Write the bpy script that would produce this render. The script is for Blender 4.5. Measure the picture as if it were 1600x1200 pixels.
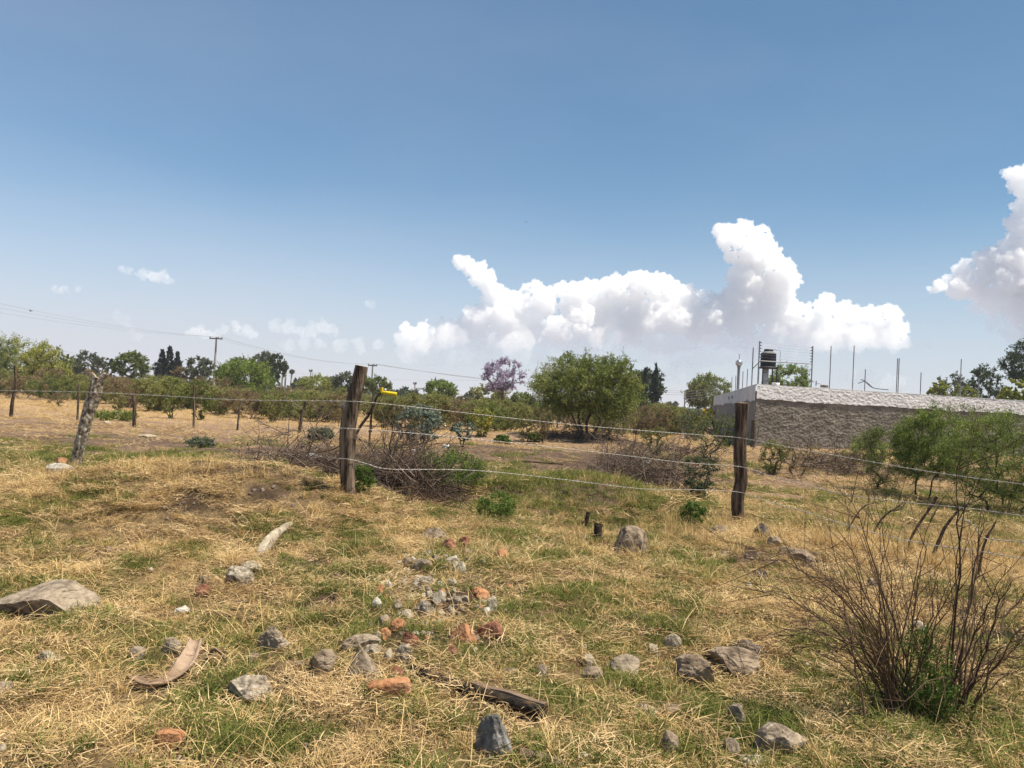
import bpy, math, random
import numpy as np
from mathutils import Vector, Matrix

R = math.radians
for o in list(bpy.data.objects):
    bpy.data.objects.remove(o)
S = bpy.context.scene
COL = S.collection

# ------------------------------------------------------------------ camera
F = 1200.0                       # focal length in photo pixels (1600 wide)
PITCH, ROLL = R(1.43), R(3.0)
CAM = np.array([0.0, 0.0, 1.6])
_f = np.array([0, math.cos(PITCH), math.sin(PITCH)])
_r0 = np.array([1.0, 0, 0])
_u0 = np.array([0, -math.sin(PITCH), math.cos(PITCH)])
_r = math.cos(ROLL) * _r0 + math.sin(ROLL) * _u0
_u = -math.sin(ROLL) * _r0 + math.cos(ROLL) * _u0
cd = bpy.data.cameras.new('camera')
cam = bpy.data.objects.new('camera', cd)
COL.objects.link(cam)
cd.sensor_fit = 'HORIZONTAL'
cd.sensor_width = 36.0
cd.lens = 36.0 * F / 1600.0
cd.clip_start, cd.clip_end = 0.1, 40000
m = Matrix.Identity(4)
for i in range(3):
    m[i][0], m[i][1], m[i][2], m[i][3] = _r[i], _u[i], -_f[i], CAM[i]
cam.matrix_world = m
S.camera = cam

# ------------------------------------------------------------------ light
SUN_AZ, SUN_EL = R(98), R(67)    # clockwise from +Y (straight ahead)
sd = np.array([math.sin(SUN_AZ) * math.cos(SUN_EL), math.cos(SUN_AZ) * math.cos(SUN_EL), math.sin(SUN_EL)])
sl = bpy.data.lights.new('sun', 'SUN')
sl.energy, sl.angle, sl.color = 5.0, R(0.55), (1.0, 0.91, 0.76)
so = bpy.data.objects.new('sun', sl)
COL.objects.link(so)
so.rotation_euler = Vector(sd).to_track_quat('Z', 'Y').to_euler()

w = bpy.data.worlds.new('World')
S.world = w
w.use_nodes = True
nt = w.node_tree
nt.nodes.clear()
N = nt.nodes.new
L = nt.links.new
out = N('ShaderNodeOutputWorld')
bg = N('ShaderNodeBackground')
sky = N('ShaderNodeTexSky')
sky.sky_type = 'NISHITA'
sky.sun_disc = False
sky.sun_elevation = SUN_EL
sky.sun_rotation = SUN_AZ
sky.altitude = 1800
sky.air_density, sky.dust_density, sky.ozone_density = 1.0, 1.6, 1.0
tc = N('ShaderNodeTexCoord')
sep = N('ShaderNodeSeparateXYZ')
L(tc.outputs['Generated'], sep.inputs[0])
# smoky air: thicker towards the horizon and towards the left of the view
mr = N('ShaderNodeMapRange'); mr.interpolation_type = 'SMOOTHSTEP'
mr.inputs['From Min'].default_value, mr.inputs['From Max'].default_value = -0.03, 0.29
mr.inputs['To Min'].default_value, mr.inputs['To Max'].default_value = 0.93, 0.03
L(sep.outputs['Z'], mr.inputs['Value'])
mx = N('ShaderNodeMapRange'); mx.interpolation_type = 'SMOOTHSTEP'
mx.inputs['From Min'].default_value, mx.inputs['From Max'].default_value = -0.75, 0.35
mx.inputs['To Min'].default_value, mx.inputs['To Max'].default_value = 0.13, 0.0
L(sep.outputs['X'], mx.inputs['Value'])
nz = N('ShaderNodeTexNoise'); nz.inputs['Scale'].default_value = 2.2; nz.inputs['Detail'].default_value = 4
mp = N('ShaderNodeMapping'); mp.inputs['Scale'].default_value = (1, 1, 3.0)
L(tc.outputs['Generated'], mp.inputs['Vector']); L(mp.outputs[0], nz.inputs['Vector'])
mn = N('ShaderNodeMapRange')
mn.inputs['From Min'].default_value, mn.inputs['From Max'].default_value = 0.3, 0.7
mn.inputs['To Min'].default_value, mn.inputs['To Max'].default_value = -0.05, 0.05
L(nz.outputs[0], mn.inputs['Value'])
a1 = N('ShaderNodeMath'); a1.operation = 'ADD'
a2 = N('ShaderNodeMath'); a2.operation = 'ADD'; a2.use_clamp = True
L(mr.outputs[0], a1.inputs[0]); L(mx.outputs[0], a1.inputs[1])
L(a1.outputs[0], a2.inputs[0]); L(mn.outputs[0], a2.inputs[1])
mixc = N('ShaderNodeMix'); mixc.data_type = 'RGBA'
L(a2.outputs[0], mixc.inputs['Factor'])
tint = N('ShaderNodeMix'); tint.data_type = 'RGBA'; tint.blend_type = 'MULTIPLY'
tint.inputs['Factor'].default_value = 1.0
# smoke-darkened blue on the right, clearer on the left
tx_ = N('ShaderNodeMapRange'); tx_.inputs['From Min'].default_value, tx_.inputs['From Max'].default_value = -0.6, 0.6
L(sep.outputs['X'], tx_.inputs['Value'])
tm_ = N('ShaderNodeMix'); tm_.data_type = 'RGBA'
tm_.inputs[6].default_value = (0.66, 0.94, 0.98, 1); tm_.inputs[7].default_value = (0.67, 0.83, 0.80, 1)
L(tx_.outputs[0], tm_.inputs['Factor']); L(tm_.outputs[2], tint.inputs[7])
L(sky.outputs[0], tint.inputs[6])
L(tint.outputs[2], mixc.inputs[6])
mixc.inputs[7].default_value = (4.5, 4.55, 5.05, 1)
L(mixc.outputs[2], bg.inputs['Color'])
bg.inputs['Strength'].default_value = 0.1
L(bg.outputs[0], out.inputs['Surface'])

S.render.engine = 'CYCLES'
S.view_settings.view_transform = 'Standard'
S.view_settings.look = 'None'
S.view_settings.gamma = 1
S.view_settings.exposure = 0.6
S.cycles.max_bounces = 22
S.cycles.diffuse_bounces = 3
S.cycles.glossy_bounces = 2
S.cycles.transmission_bounces = 4
S.cycles.transparent_max_bounces = 12
S.cycles.volume_bounces = 20
S.cycles.use_denoising = True
S.cycles.caustics_reflective = False
S.cycles.caustics_refractive = False

# ------------------------------------------------------------------ maths
rng = np.random.default_rng(7)

def _hash(ix, iy, iz, seed):
    n = (ix * 374761393 + iy * 668265263 + iz * 2147483647 + seed * 1274126177) & 0xFFFFFFFF
    n = ((n ^ (n >> 13)) * 1274126177) & 0xFFFFFFFF
    return ((n ^ (n >> 16)) & 0xFFFF) / 65535.0

def vnoise(x, y, z=0.0, seed=0):
    x, y, z = np.broadcast_arrays(np.asarray(x, float), np.asarray(y, float), np.asarray(z, float))
    fx, fy, fz = np.floor(x), np.floor(y), np.floor(z)
    ix, iy, iz = fx.astype(np.int64), fy.astype(np.int64), fz.astype(np.int64)
    u, v, t = x - fx, y - fy, z - fz
    u, v, t = u * u * (3 - 2 * u), v * v * (3 - 2 * v), t * t * (3 - 2 * t)
    r = 0
    for a in (0, 1):
        for b in (0, 1):
            for c in (0, 1):
                r = r + _hash(ix + a, iy + b, iz + c, seed) * (u if a else 1 - u) * (v if b else 1 - v) * (t if c else 1 - t)
    return r * 2 - 1

def fbm(x, y, z=0.0, seed=0, octv=4):
    r, a, f = 0, 0.5, 1.0
    for i in range(octv):
        r = r + a * vnoise(x * f, y * f, np.asarray(z) * f, seed + i * 17)
        a *= 0.5; f *= 2.03
    return r

BUMPS = [  # x, y, sx, sy, h
    (-3.5, 9.0, 1.8, 0.95, 0.66), (-1.95, 9.8, 0.9, 0.9, 0.13), (-5.6, 10.5, 2.0, 2.0, 0.12),
    (0.95, 11.8, 1.4, 0.85, 0.55), (3.6, 9.0, 1.2, 0.9, 0.16), (-0.7, 7.0, 1.8, 1.3, 0.12),
    (2.6, 13.6, 1.2, 1.0, 0.12), (1.9, 34.0, 3.5, 2.0, 0.35), (4.9, 22.0, 2.6, 1.6, 0.35),
    (11.5, 27.0, 3.5, 2.0, 0.30), (-1.3, 22.0, 2.4, 2.0, 0.35), (7.5, 30.0, 3.0, 1.6, 0.25)]

def height(x, y):
    x = np.asarray(x, float); y = np.asarray(y, float)
    h = np.zeros(np.broadcast(x, y).shape)
    for bx, by, sx, sy, bh in BUMPS:
        h = h + bh * np.exp(-((x - bx) / sx) ** 2 / 1.6 - ((y - by) / sy) ** 2 / 1.6)
    d = np.sqrt(x * x + y * y)
    near = np.clip(1 - (d - 16) / 40, 0.12, 1)
    h = h + 0.05 * near * fbm(x * 0.7, y * 0.7, 0, 3, 3)
    h = h + 0.11 * np.clip(1 - d / 30, 0, 1) * fbm(x * 2.6, y * 2.6, 0, 9, 5) + 0.11 * np.clip(1 - d / 24, 0, 1) * fbm(x * 1.15, y * 1.15, 0, 13, 2)
    h = h + 0.12 * np.clip((d - 20) / 30, 0, 1) * fbm(x * 0.12, y * 0.12, 0, 5, 2)
    return h

def at(px, py, d):
    return CAM + d * (_f + _r * (px - 800) / F + _u * (600 - py) / F)

def ground(px, py, lo=2.0, hi=400.0):
    """the point of the terrain seen at a photo pixel"""
    d = _f + _r * (px - 800) / F + _u * (600 - py) / F
    t = lo * 1.01 ** np.arange(0, int(math.log(hi / lo) / math.log(1.01)))
    p = CAM[None] + t[:, None] * d[None]
    below = np.nonzero(p[:, 2] < height(p[:, 0], p[:, 1]))[0]
    if len(below) == 0:
        q = CAM + hi * d
        return np.array([q[0], q[1], float(height(q[0], q[1]))])
    i = below[0]
    a, b = (t[i - 1] if i else t[0]), t[i]
    for _ in range(12):
        c = (a + b) / 2
        q = CAM + c * d
        if q[2] < height(q[0], q[1]): b = c
        else: a = c
    q = CAM + b * d
    return np.array([q[0], q[1], float(height(q[0], q[1]))])

def gz(x, y):
    return float(height(x, y))

def onground(px, d):
    """ground point in column px (at the horizon) at depth d"""
    x = (px - 800) / F * d
    return np.array([x, d, gz(x, d)])

def norm(v):
    v = np.asarray(v, float)
    return v / (np.linalg.norm(v, axis=-1, keepdims=True) + 1e-9)

# ------------------------------------------------------------------ mesh building
class MB:
    def __init__(self):
        self.v, self.f, self.m, self.a, self.n = [], [], [], [], 0
    def add(self, verts, faces, mat=0, v=0.5):
        verts = np.asarray(verts, float).reshape(-1, 3)
        faces = np.asarray(faces, int)
        self.v.append(verts)
        self.f.append(faces + self.n)
        self.m.append(np.full(len(faces), mat))
        self.a.append(np.broadcast_to(np.asarray(v, float), (len(verts),)).copy())
        self.n += len(verts)
        return self
    def mesh(self, name, mats, smooth=True):
        me = bpy.data.meshes.new(name)
        if not self.v:
            return me
        V = np.concatenate(self.v)
        sizes = np.concatenate([np.full(len(f), f.shape[1]) for f in self.f])
        loops = np.concatenate([f.ravel() for f in self.f])
        me.vertices.add(len(V)); me.vertices.foreach_set('co', V.ravel().astype(np.float32))
        me.loops.add(len(loops)); me.loops.foreach_set('vertex_index', loops.astype(np.int32))
        me.polygons.add(len(sizes))
        st = np.concatenate([[0], np.cumsum(sizes)[:-1]])
        me.polygons.foreach_set('loop_start', st.astype(np.int32))
        me.polygons.foreach_set('material_index', np.concatenate(self.m).astype(np.int32))
        me.polygons.foreach_set('use_smooth', np.full(len(sizes), smooth))
        at_ = me.attributes.new('v', 'FLOAT', 'POINT')
        at_.data.foreach_set('value', np.concatenate(self.a).astype(np.float32))
        for mm in mats:
            me.materials.append(mm)
        me.update(calc_edges=True)
        me.validate()
        return me
    def build(self, name, mats, parent=None, smooth=True, loc=None):
        if not isinstance(mats, (list, tuple)):
            mats = [mats]
        o = bpy.data.objects.new(name, self.mesh(name, mats, smooth))
        COL.objects.link(o)
        if parent is not None: o.parent = parent
        if loc is not None: o.location = loc
        return o

def tag(o, label=None, cat=None, group=None, kind=None):
    if label: o['label'] = label
    if cat:
        o['category'] = cat
        if not kind: o['kind'] = 'thing'
    if group: o['group'] = group
    if kind: o['kind'] = kind
    return o

def thing(name, loc, label, cat, group=None, rz=0.0):
    o = bpy.data.objects.new(name, None)
    COL.objects.link(o)
    o.location = loc
    o.rotation_euler = (0, 0, rz)
    o.empty_display_size = 0.2
    return tag(o, label, cat, group)

def copy_tree(o, parent=None):
    c = o.copy(); COL.objects.link(c)
    if parent is not None: c.parent = parent
    for ch in o.children:
        copy_tree(ch, c)
    return c

def tube(mb, pts, rad, k=6, mat=0, v=0.5, cap=True, rough=0.0, seed=0, flat=1.0):
    pts = np.asarray(pts, float); n = len(pts)
    rad = np.broadcast_to(np.asarray(rad, float), (n,))
    t = np.gradient(pts, axis=0)
    t = norm(t)
    ref = np.array([0, 0, 1.0]) if abs(t[:, 2]).mean() < 0.85 else np.array([1.0, 0, 0])
    a = norm(np.cross(t, ref)); b = np.cross(t, a)
    th = np.linspace(0, 2 * np.pi, k, endpoint=False)
    ring = a[:, None] * np.cos(th)[None, :, None] + b[:, None] * np.sin(th)[None, :, None] * flat
    rr = np.broadcast_to(rad[:, None], (n, k)).copy()
    if rough:
        u = np.linspace(0, 1, n)[:, None] * np.linalg.norm(pts[-1] - pts[0]) * 6
        c, s = np.cos(th)[None] * 1.6, np.sin(th)[None] * 1.6
        rr *= 1 + rough * (fbm(c * 2.5 + 9, s * 2.5, u * 0.5, seed, 3) * 0.9 + 0.7 * fbm(c * 6, s * 6, u * 1.2, seed + 5, 3))
    V = pts[:, None] + ring * rr[..., None]
    i = np.arange(n - 1)[:, None] * k; j = np.arange(k)[None]; j2 = (j + 1) % k
    Fq = np.stack([i + j, i + j2, i + k + j2, i + k + j], -1).reshape(-1, 4)
    mb.add(V.reshape(-1, 3), Fq, mat, v)
    if cap:
        for e, idx in ((0, 0), (n - 1, (n - 1) * k)):
            cv = np.vstack([V[e], pts[e][None]])
            tri = [[q, (q + 1) % k, k] if e else [(q + 1) % k, q, k] for q in range(k)]
            mb.add(cv, tri, mat, v)
    return V

def box(mb, c, s, rz=0.0, mat=0, v=0.5, bev=0.0):
    x, y, z = np.array(s) / 2
    V = np.array([[i, j, k] for i in (-x, x) for j in (-y, y) for k in (-z, z)])
    cs, sn = math.cos(rz), math.sin(rz)
    V = np.stack([V[:, 0] * cs - V[:, 1] * sn, V[:, 0] * sn + V[:, 1] * cs, V[:, 2]], 1) + np.asarray(c)
    mb.add(V, [[0, 1, 3, 2], [4, 6, 7, 5], [0, 4, 5, 1], [2, 3, 7, 6], [0, 2, 6, 4], [1, 5, 7, 3]], mat, v)

def lathe(mb, prof, c=(0, 0, 0), k=24, mat=0, v=0.5):
    prof = np.asarray(prof, float)
    th = np.linspace(0, 2 * np.pi, k, endpoint=False)
    n = len(prof)
    V = np.stack([prof[:, 0][:, None] * np.cos(th), prof[:, 0][:, None] * np.sin(th), np.repeat(prof[:, 1][:, None], k, 1)], -1)
    i = np.arange(n - 1)[:, None] * k; j = np.arange(k)[None]; j2 = (j + 1) % k
    Fq = np.stack([i + j, i + j2, i + k + j2, i + k + j], -1).reshape(-1, 4)
    mb.add(V.reshape(-1, 3) + np.asarray(c), Fq, mat, v)

def curve(p0, p1, sag=0.0, n=12, wob=0.0, r=None):
    t = np.linspace(0, 1, n)[:, None]
    p = np.asarray(p0)[None] * (1 - t) + np.asarray(p1)[None] * t
    p[:, 2] -= sag * 4 * (t * (1 - t))[:, 0]
    if wob:
        q = (r or rng).normal(0, wob, (n, 3)); q[0] = q[-1] = 0
        p = p + q
    return p

def spline(ctrl, n=20):
    """Catmull-Rom through the control points"""
    c = np.asarray(ctrl, float)
    c = np.vstack([2 * c[0] - c[1], c, 2 * c[-1] - c[-2]])
    out_ = []
    segs = len(c) - 3
    for s in range(segs):
        m_ = max(2, n // segs)
        for t in np.linspace(0, 1, m_, endpoint=(s == segs - 1)):
            p0, p1, p2, p3 = c[s:s + 4]
            out_.append(0.5 * (2 * p1 + (p2 - p0) * t + (2 * p0 - 5 * p1 + 4 * p2 - p3) * t * t + (3 * p1 - p0 - 3 * p2 + p3) * t ** 3))
    return np.array(out_)

# ------------------------------------------------------------------ materials
def M(name, cols, scale=4.0, detail=6.0, rough=0.9, bump=0.0, bscale=20.0, coord='Object', attr=0.0, transl=0.0,
      orand=0.0, spec=0.25, stretch=(1, 1, 1), metal=0.0, vor=0.0, contrast=(0.3, 0.7), bdist=0.02):
    mt = bpy.data.materials.new(name)
    mt.use_nodes = True
    t = mt.node_tree
    N_, L_ = t.nodes.new, t.links.new
    P = t.nodes['Principled BSDF']
    P.inputs['Roughness'].default_value = rough
    P.inputs['Specular IOR Level'].default_value = spec
    P.inputs['Metallic'].default_value = metal
    co = N_('ShaderNodeTexCoord')
    src = co.outputs['Object']
    if coord == 'World':
        g = N_('ShaderNodeNewGeometry'); src = g.outputs['Position']
    mpp = N_('ShaderNodeMapping'); mpp.inputs['Scale'].default_value = stretch
    L_(src, mpp.inputs['Vector'])
    nz_ = N_('ShaderNodeTexNoise'); nz_.inputs['Scale'].default_value = scale; nz_.inputs['Detail'].default_value = detail
    nz_.inputs['Roughness'].default_value = 0.62
    L_(mpp.outputs[0], nz_.inputs['Vector'])
    mr_ = N_('ShaderNodeMapRange')
    mr_.inputs['From Min'].default_value, mr_.inputs['From Max'].default_value = contrast
    L_(nz_.outputs[0], mr_.inputs['Value'])
    fac = mr_.outputs[0]
    if attr:
        at_ = N_('ShaderNodeAttribute'); at_.attribute_name = 'v'
        mm = N_('ShaderNodeMix'); mm.inputs['Factor'].default_value = attr
        L_(fac, mm.inputs[2]); L_(at_.outputs['Fac'], mm.inputs[3]); fac = mm.outputs[0]
    if orand:
        oi = N_('ShaderNodeObjectInfo')
        ma = N_('ShaderNodeMath'); ma.operation = 'MULTIPLY_ADD'; ma.inputs[1].default_value = orand; ma.inputs[2].default_value = -orand / 2
        L_(oi.outputs['Random'], ma.inputs[0])
        mb_ = N_('ShaderNodeMath'); mb_.operation = 'ADD'; mb_.use_clamp = True
        L_(ma.outputs[0], mb_.inputs[0]); L_(fac, mb_.inputs[1]); fac = mb_.outputs[0]
    cr = N_('ShaderNodeValToRGB')
    el = cr.color_ramp.elements
    while len(el) < len(cols): el.new(0.5)
    for e, (p, c) in zip(el, cols):
        e.position = p; e.color = (*c, 1)
    L_(fac, cr.inputs[0])
    L_(cr.outputs[0], P.inputs['Base Color'])
    if bump:
        n2 = N_('ShaderNodeTexVoronoi' if vor else 'ShaderNodeTexNoise')
        n2.inputs['Scale'].default_value = bscale
        if not vor: n2.inputs['Detail'].default_value = 8
        L_(mpp.outputs[0], n2.inputs['Vector'])
        bp = N_('ShaderNodeBump'); bp.inputs['Strength'].default_value = bump; bp.inputs['Distance'].default_value = bdist
        L_(n2.outputs[0], bp.inputs['Height'])
        L_(bp.outputs[0], P.inputs['Normal'])
    if transl:
        tr = N_('ShaderNodeBsdfTranslucent'); ms = N_('ShaderNodeMixShader')
        ms.inputs[0].default_value = transl
        L_(cr.outputs[0], tr.inputs['Color'])
        L_(P.outputs[0], ms.inputs[1]); L_(tr.outputs[0], ms.inputs[2])
        L_(ms.outputs[0], t.nodes['Material Output'].inputs['Surface'])
    return mt

def ramp2(a, b, k=0.5):
    return [(0.0, a), (1.0, b)]

MAT = {}
def leafmat(name, a, b, c=None, transl=0.3, orand=0.3):
    cols = [(0.1, a), (0.9, b)] if c is None else [(0.05, a), (0.55, b), (0.95, c)]
    MAT[name] = M(name, cols, scale=0.9, detail=3, rough=0.75, attr=0.78, transl=transl, orand=orand, spec=0.2)
    return MAT[name]

leafmat('leaf_green', (0.068, 0.101, 0.022), (0.169, 0.209, 0.049), (0.317, 0.338, 0.101))
leafmat('leaf_vivid', (0.066, 0.111, 0.020), (0.198, 0.268, 0.050), (0.378, 0.444, 0.092))
leafmat('leaf_olive', (0.133, 0.139, 0.043), (0.247, 0.251, 0.078), (0.373, 0.372, 0.133))
leafmat('leaf_brown', (0.150, 0.112, 0.060), (0.250, 0.188, 0.094), (0.362, 0.281, 0.150))
leafmat('leaf_yellowgreen', (0.156, 0.182, 0.036), (0.286, 0.312, 0.065), (0.442, 0.416, 0.091))
leafmat('leaf_dark', (0.025, 0.048, 0.023), (0.056, 0.089, 0.036), (0.097, 0.129, 0.056), transl=0.15)
leafmat('leaf_greygreen', (0.086, 0.108, 0.064), (0.157, 0.179, 0.108), (0.243, 0.257, 0.172))
leafmat('leaf_silver', (0.10, 0.135, 0.095), (0.18, 0.225, 0.165), (0.28, 0.32, 0.25))
leafmat('leaf_herb', (0.045, 0.09, 0.018), (0.115, 0.18, 0.035), (0.22, 0.29, 0.07))
leafmat('flower_purple', (0.30, 0.24, 0.35), (0.46, 0.39, 0.52), (0.58, 0.51, 0.64))
leafmat('flower_white', (0.75, 0.75, 0.7), (0.85, 0.85, 0.8))
leafmat('flower_yellow', (0.60, 0.42, 0.03), (0.75, 0.55, 0.05))
leafmat('leaf_pale', (0.286, 0.286, 0.156), (0.416, 0.403, 0.247))
leafmat('leaf_conifer', (0.012, 0.022, 0.02), (0.03, 0.045, 0.04), (0.06, 0.08, 0.07), transl=0.1)
MAT['bark'] = M('bark', [(0.1, (0.035, 0.025, 0.018)), (0.6, (0.10, 0.075, 0.055)), (1, (0.19, 0.15, 0.12))], scale=14, bump=0.6, bscale=40, attr=0.3)
MAT['bark_pale'] = M('bark_pale', [(0, (0.25, 0.23, 0.16)), (1, (0.45, 0.43, 0.33))], scale=8, bump=0.3)
MAT['twig'] = M('twig', [(0, (0.05, 0.03, 0.02)), (0.6, (0.13, 0.08, 0.05)), (1, (0.25, 0.17, 0.11))], scale=3, attr=0.7)
MAT['twig_grey'] = M('twig_grey', [(0, (0.04, 0.028, 0.021)), (0.6, (0.12, 0.085, 0.066)), (1, (0.27, 0.205, 0.16))], scale=3, attr=0.75)
MAT['twig_red'] = M('twig_red', [(0, (0.04, 0.025, 0.016)), (0.6, (0.12, 0.075, 0.045)), (1, (0.25, 0.165, 0.10))], scale=6, attr=0.7)

# ------------------------------------------------------------------ plants
def leaves(mb, C, rs, ln, wd, mat=0, v=None, axis=None, spread=1.0):
    """one rhombic leaf per centre"""
    n = len(C)
    if n == 0: return
    a = norm(rs.normal(0, 1, (n, 3)) * spread + (axis if axis is not None else 0))
    b = norm(np.cross(a, rs.normal(0, 1, (n, 3))))
    l = ln * rs.uniform(0.6, 1.3, (n, 1)) / 2; w_ = wd * rs.uniform(0.7, 1.3, (n, 1)) / 2
    V = np.stack([C - a * l, C - b * w_, C + a * l, C + b * w_], 1).reshape(-1, 3)
    Fq = np.arange(4 * n).reshape(-1, 4)
    if v is None: v = rs.uniform(0, 1, n)
    mb.add(V, Fq, mat, np.repeat(np.broadcast_to(v, (n,)), 4))

def segs(mb, A, B, ra, rb, mat=0, v=0.5):
    """many thin three-sided sticks at once"""
    A = np.asarray(A, float); B = np.asarray(B, float); n = len(A)
    if n == 0: return
    t = norm(B - A); a = norm(np.cross(t, np.array([0.31, 0.52, 0.79]))); b = np.cross(t, a)
    ra = np.broadcast_to(np.asarray(ra, float), (n,)); rb = np.broadcast_to(np.asarray(rb, float), (n,))
    V = []
    for P, r_ in ((A, ra), (B, rb)):
        for k in range(3):
            th = k * 2 * np.pi / 3
            V.append(P + (a * math.cos(th) + b * math.sin(th)) * r_[:, None])
    V = np.stack(V, 1).reshape(-1, 3)
    base = np.arange(n)[:, None, None] * 6
    q = np.array([[0, 1, 4, 3], [1, 2, 5, 4], [2, 0, 3, 5]])[None]
    mb.add(V, (base + q).reshape(-1, 4), mat, np.repeat(np.broadcast_to(v, (n,)), 6))

def crown_points(rs, n, shape, c, r, cut=-0.6, gap=0.0, bias=0.55, gapf=1.6, seed=0):
    pts = []
    c = np.asarray(c, float); r = np.asarray(r, float)
    tries = 0
    while len(pts) < n and tries < n * 60:
        tries += 1
        if shape == 'ell':
            d = norm(rs.normal(0, 1, 3)); u = d * rs.uniform(0, 1) ** (1 / 3 * bias * 1.2)
            if u[2] < cut: continue
            u = u * (1 + 0.16 * float(fbm(d[0] * 1.8 + seed, d[1] * 1.8, d[2] * 1.8, seed, 2)) * 2)
        elif shape == 'cone':
            z = rs.uniform(0, 1); a = rs.uniform(0, 6.283); q = (1 - z) ** 0.85 * rs.uniform(0.3, 1) ** 0.5
            u = np.array([math.cos(a) * q, math.sin(a) * q, z * 2 - 1])
        elif shape == 'vase':
            z = rs.uniform(0, 1) ** 0.7; a = rs.uniform(0, 6.283); q = (0.25 + 0.85 * z ** 0.8) * (1 if z < 0.75 else math.sqrt(max(0.05, 1 - ((z - 0.75) / 0.27) ** 2))) * rs.uniform(0.1, 1) ** 0.5
            u = np.array([math.cos(a) * q, math.sin(a) * q, z * 2 - 1])
        p = c + u * r
        if gap and float(vnoise(p[0] * gapf / r[0] * 2, p[1] * gapf / r[0] * 2, p[2] * gapf / r[2] * 2, seed)) < gap - 1: continue
        pts.append(p)
    return np.array(pts)

def grow(att, rs, stems, step=0.35, rtip=0.006, power=2.3, curve_up=0.25):
    """tie crown points to the stems with branches; returns chains [(pts, radii)]"""
    pos, par = [], []
    for chain in stems:
        prev = -1
        for p in chain:
            pos.append(np.asarray(p, float)); par.append(prev); prev = len(pos) - 1
    nroots = len(pos)
    root = np.mean([s[0] for s in stems], axis=0)
    order = np.argsort(np.linalg.norm(att - root, axis=1))
    tips = []
    for i in order:
        a = att[i]
        P = np.array(pos)
        dv = a[None] - P
        d = np.linalg.norm(dv, axis=1)
        pen = d + 0.9 * np.clip(-dv[:, 2], 0, None)
        j = int(np.argmin(pen))
        p0 = P[j]; dd = d[j]
        k = max(1, int(dd / step))
        out_ = norm(p0 - root) * dd * 0.25 + np.array([0, 0, dd * curve_up])
        mid = (p0 + a) / 2 + out_ * 0.45 + rs.normal(0, dd * 0.05, 3)
        prev = j
        for s in range(1, k + 1):
            t = s / k
            q = (1 - t) ** 2 * p0 + 2 * t * (1 - t) * mid + t * t * a
            if s < k: q = q + rs.normal(0, step * 0.06, 3)
            pos.append(q); par.append(prev); prev = len(pos) - 1
        tips.append(prev)
    n = len(pos)
    rr = np.zeros(n)
    for t in tips: rr[t] += rtip ** power
    for i in range(n - 1, -1, -1):
        if rr[i] == 0: rr[i] = rtip ** power
        if par[i] >= 0: rr[par[i]] += rr[i]
    rad = rr ** (1 / power)
    kids = [[] for _ in range(n)]
    for i, p in enumerate(par):
        if p >= 0: kids[p].append(i)
    chains = []
    roots = [i for i, p in enumerate(par) if p < 0]
    stack = [(None, r_) for r_ in roots]
    while stack:
        frm, i = stack.pop()
        ch = [] if frm is None else [frm]
        while True:
            ch.append(i)
            ks = sorted(kids[i], key=lambda q: -rad[q])
            if not ks: break
            for q in ks[1:]: stack.append((i, q))
            i = ks[0]
        if len(ch) > 1:
            rads = [rad[q] for q in ch]
            if frm is not None: rads[0] = min(rads[0], rads[1] * 1.15)
            chains.append((np.array([pos[q] for q in ch]), np.array(rads)))
    return chains

def plant_meshes(seed, shape='ell', c=(0, 0, 2), r=(1.5, 1.5, 1.2), n=70, stems=3, stem_h=0.5, stem_r=0.15, lean=0.3,
                 rc=0.35, twigs=7, per=9, ln=0.05, wd=0.02, rtip=0.006, cut=-0.5, gap=0.35, leafm='leaf_green', barkm='bark',
                 step=0.35, extra=None, k=5, up=0.3, outw=0.8, twr=0.003, bias=0.55, droop=0.0, power=2.3, jit=0.5, gapf=1.6):
    rs = np.random.default_rng(seed)
    att = crown_points(rs, n, shape, c, r, cut, gap, bias, seed=seed, gapf=gapf)
    st = []
    for i in range(stems):
        a = i * 2 * math.pi / stems + rs.uniform(-0.5, 0.5)
        b = np.array([math.cos(a) * stem_r, math.sin(a) * stem_r, -0.08])
        top = b + np.array([math.cos(a) * lean * stem_h, math.sin(a) * lean * stem_h, stem_h])
        m_ = (b + top) / 2 + rs.normal(0, 0.04 * stem_h, 3)
        st.append([b, m_, top])
    ch = grow(att, rs, st, step, rtip, power)
    tb = MB()
    for pts, rad in ch:
        kk = 8 if rad[0] > 0.05 else (5 if rad[0] > 0.02 else 3)
        tube(tb, pts, rad, kk, cap=False, v=rs.uniform(0, 1), rough=0.12 if kk == 8 else 0, seed=seed)
    cb = MB()
    cen = np.asarray(c, float)
    A = np.repeat(att, twigs, 0)
    outd = norm((A - cen) / np.asarray(r))
    D = norm(rs.normal(0, 1, A.shape) + outd * outw + np.array([0, 0, up]))
    Ln = rc * rs.uniform(0.45, 1.15, (len(A), 1))
    A = A + rs.normal(0, rc * 0.18, A.shape)
    B = A + D * Ln
    B[:, 2] -= droop * Ln[:, 0]
    clump = np.repeat(rs.uniform(0, 1, len(att)), twigs)
    if twr:
        segs(tb, A, B, twr, twr * 0.5, 0, rs.uniform(0, 1, len(A)))
    if per:
        t = rs.uniform(0.1, 1.05, (len(A), per, 1))
        C = A[:, None] * (1 - t) + B[:, None] * t + rs.normal(0, rc * 0.09 * jit * 2, (len(A), per, 3))
        C[..., 2] -= droop * rs.uniform(0, 0.6, (len(A), per)) * rc
        v = np.clip(np.repeat(clump, per) * 0.6 + rs.uniform(0, 0.45, len(A) * per), 0, 1)
        leaves(cb, C.reshape(-1, 3), rs, ln, wd, 0, v, axis=np.repeat(D, per, 0) * 0.5)
    zmax = 0.0
    return tb, cb, att

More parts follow.
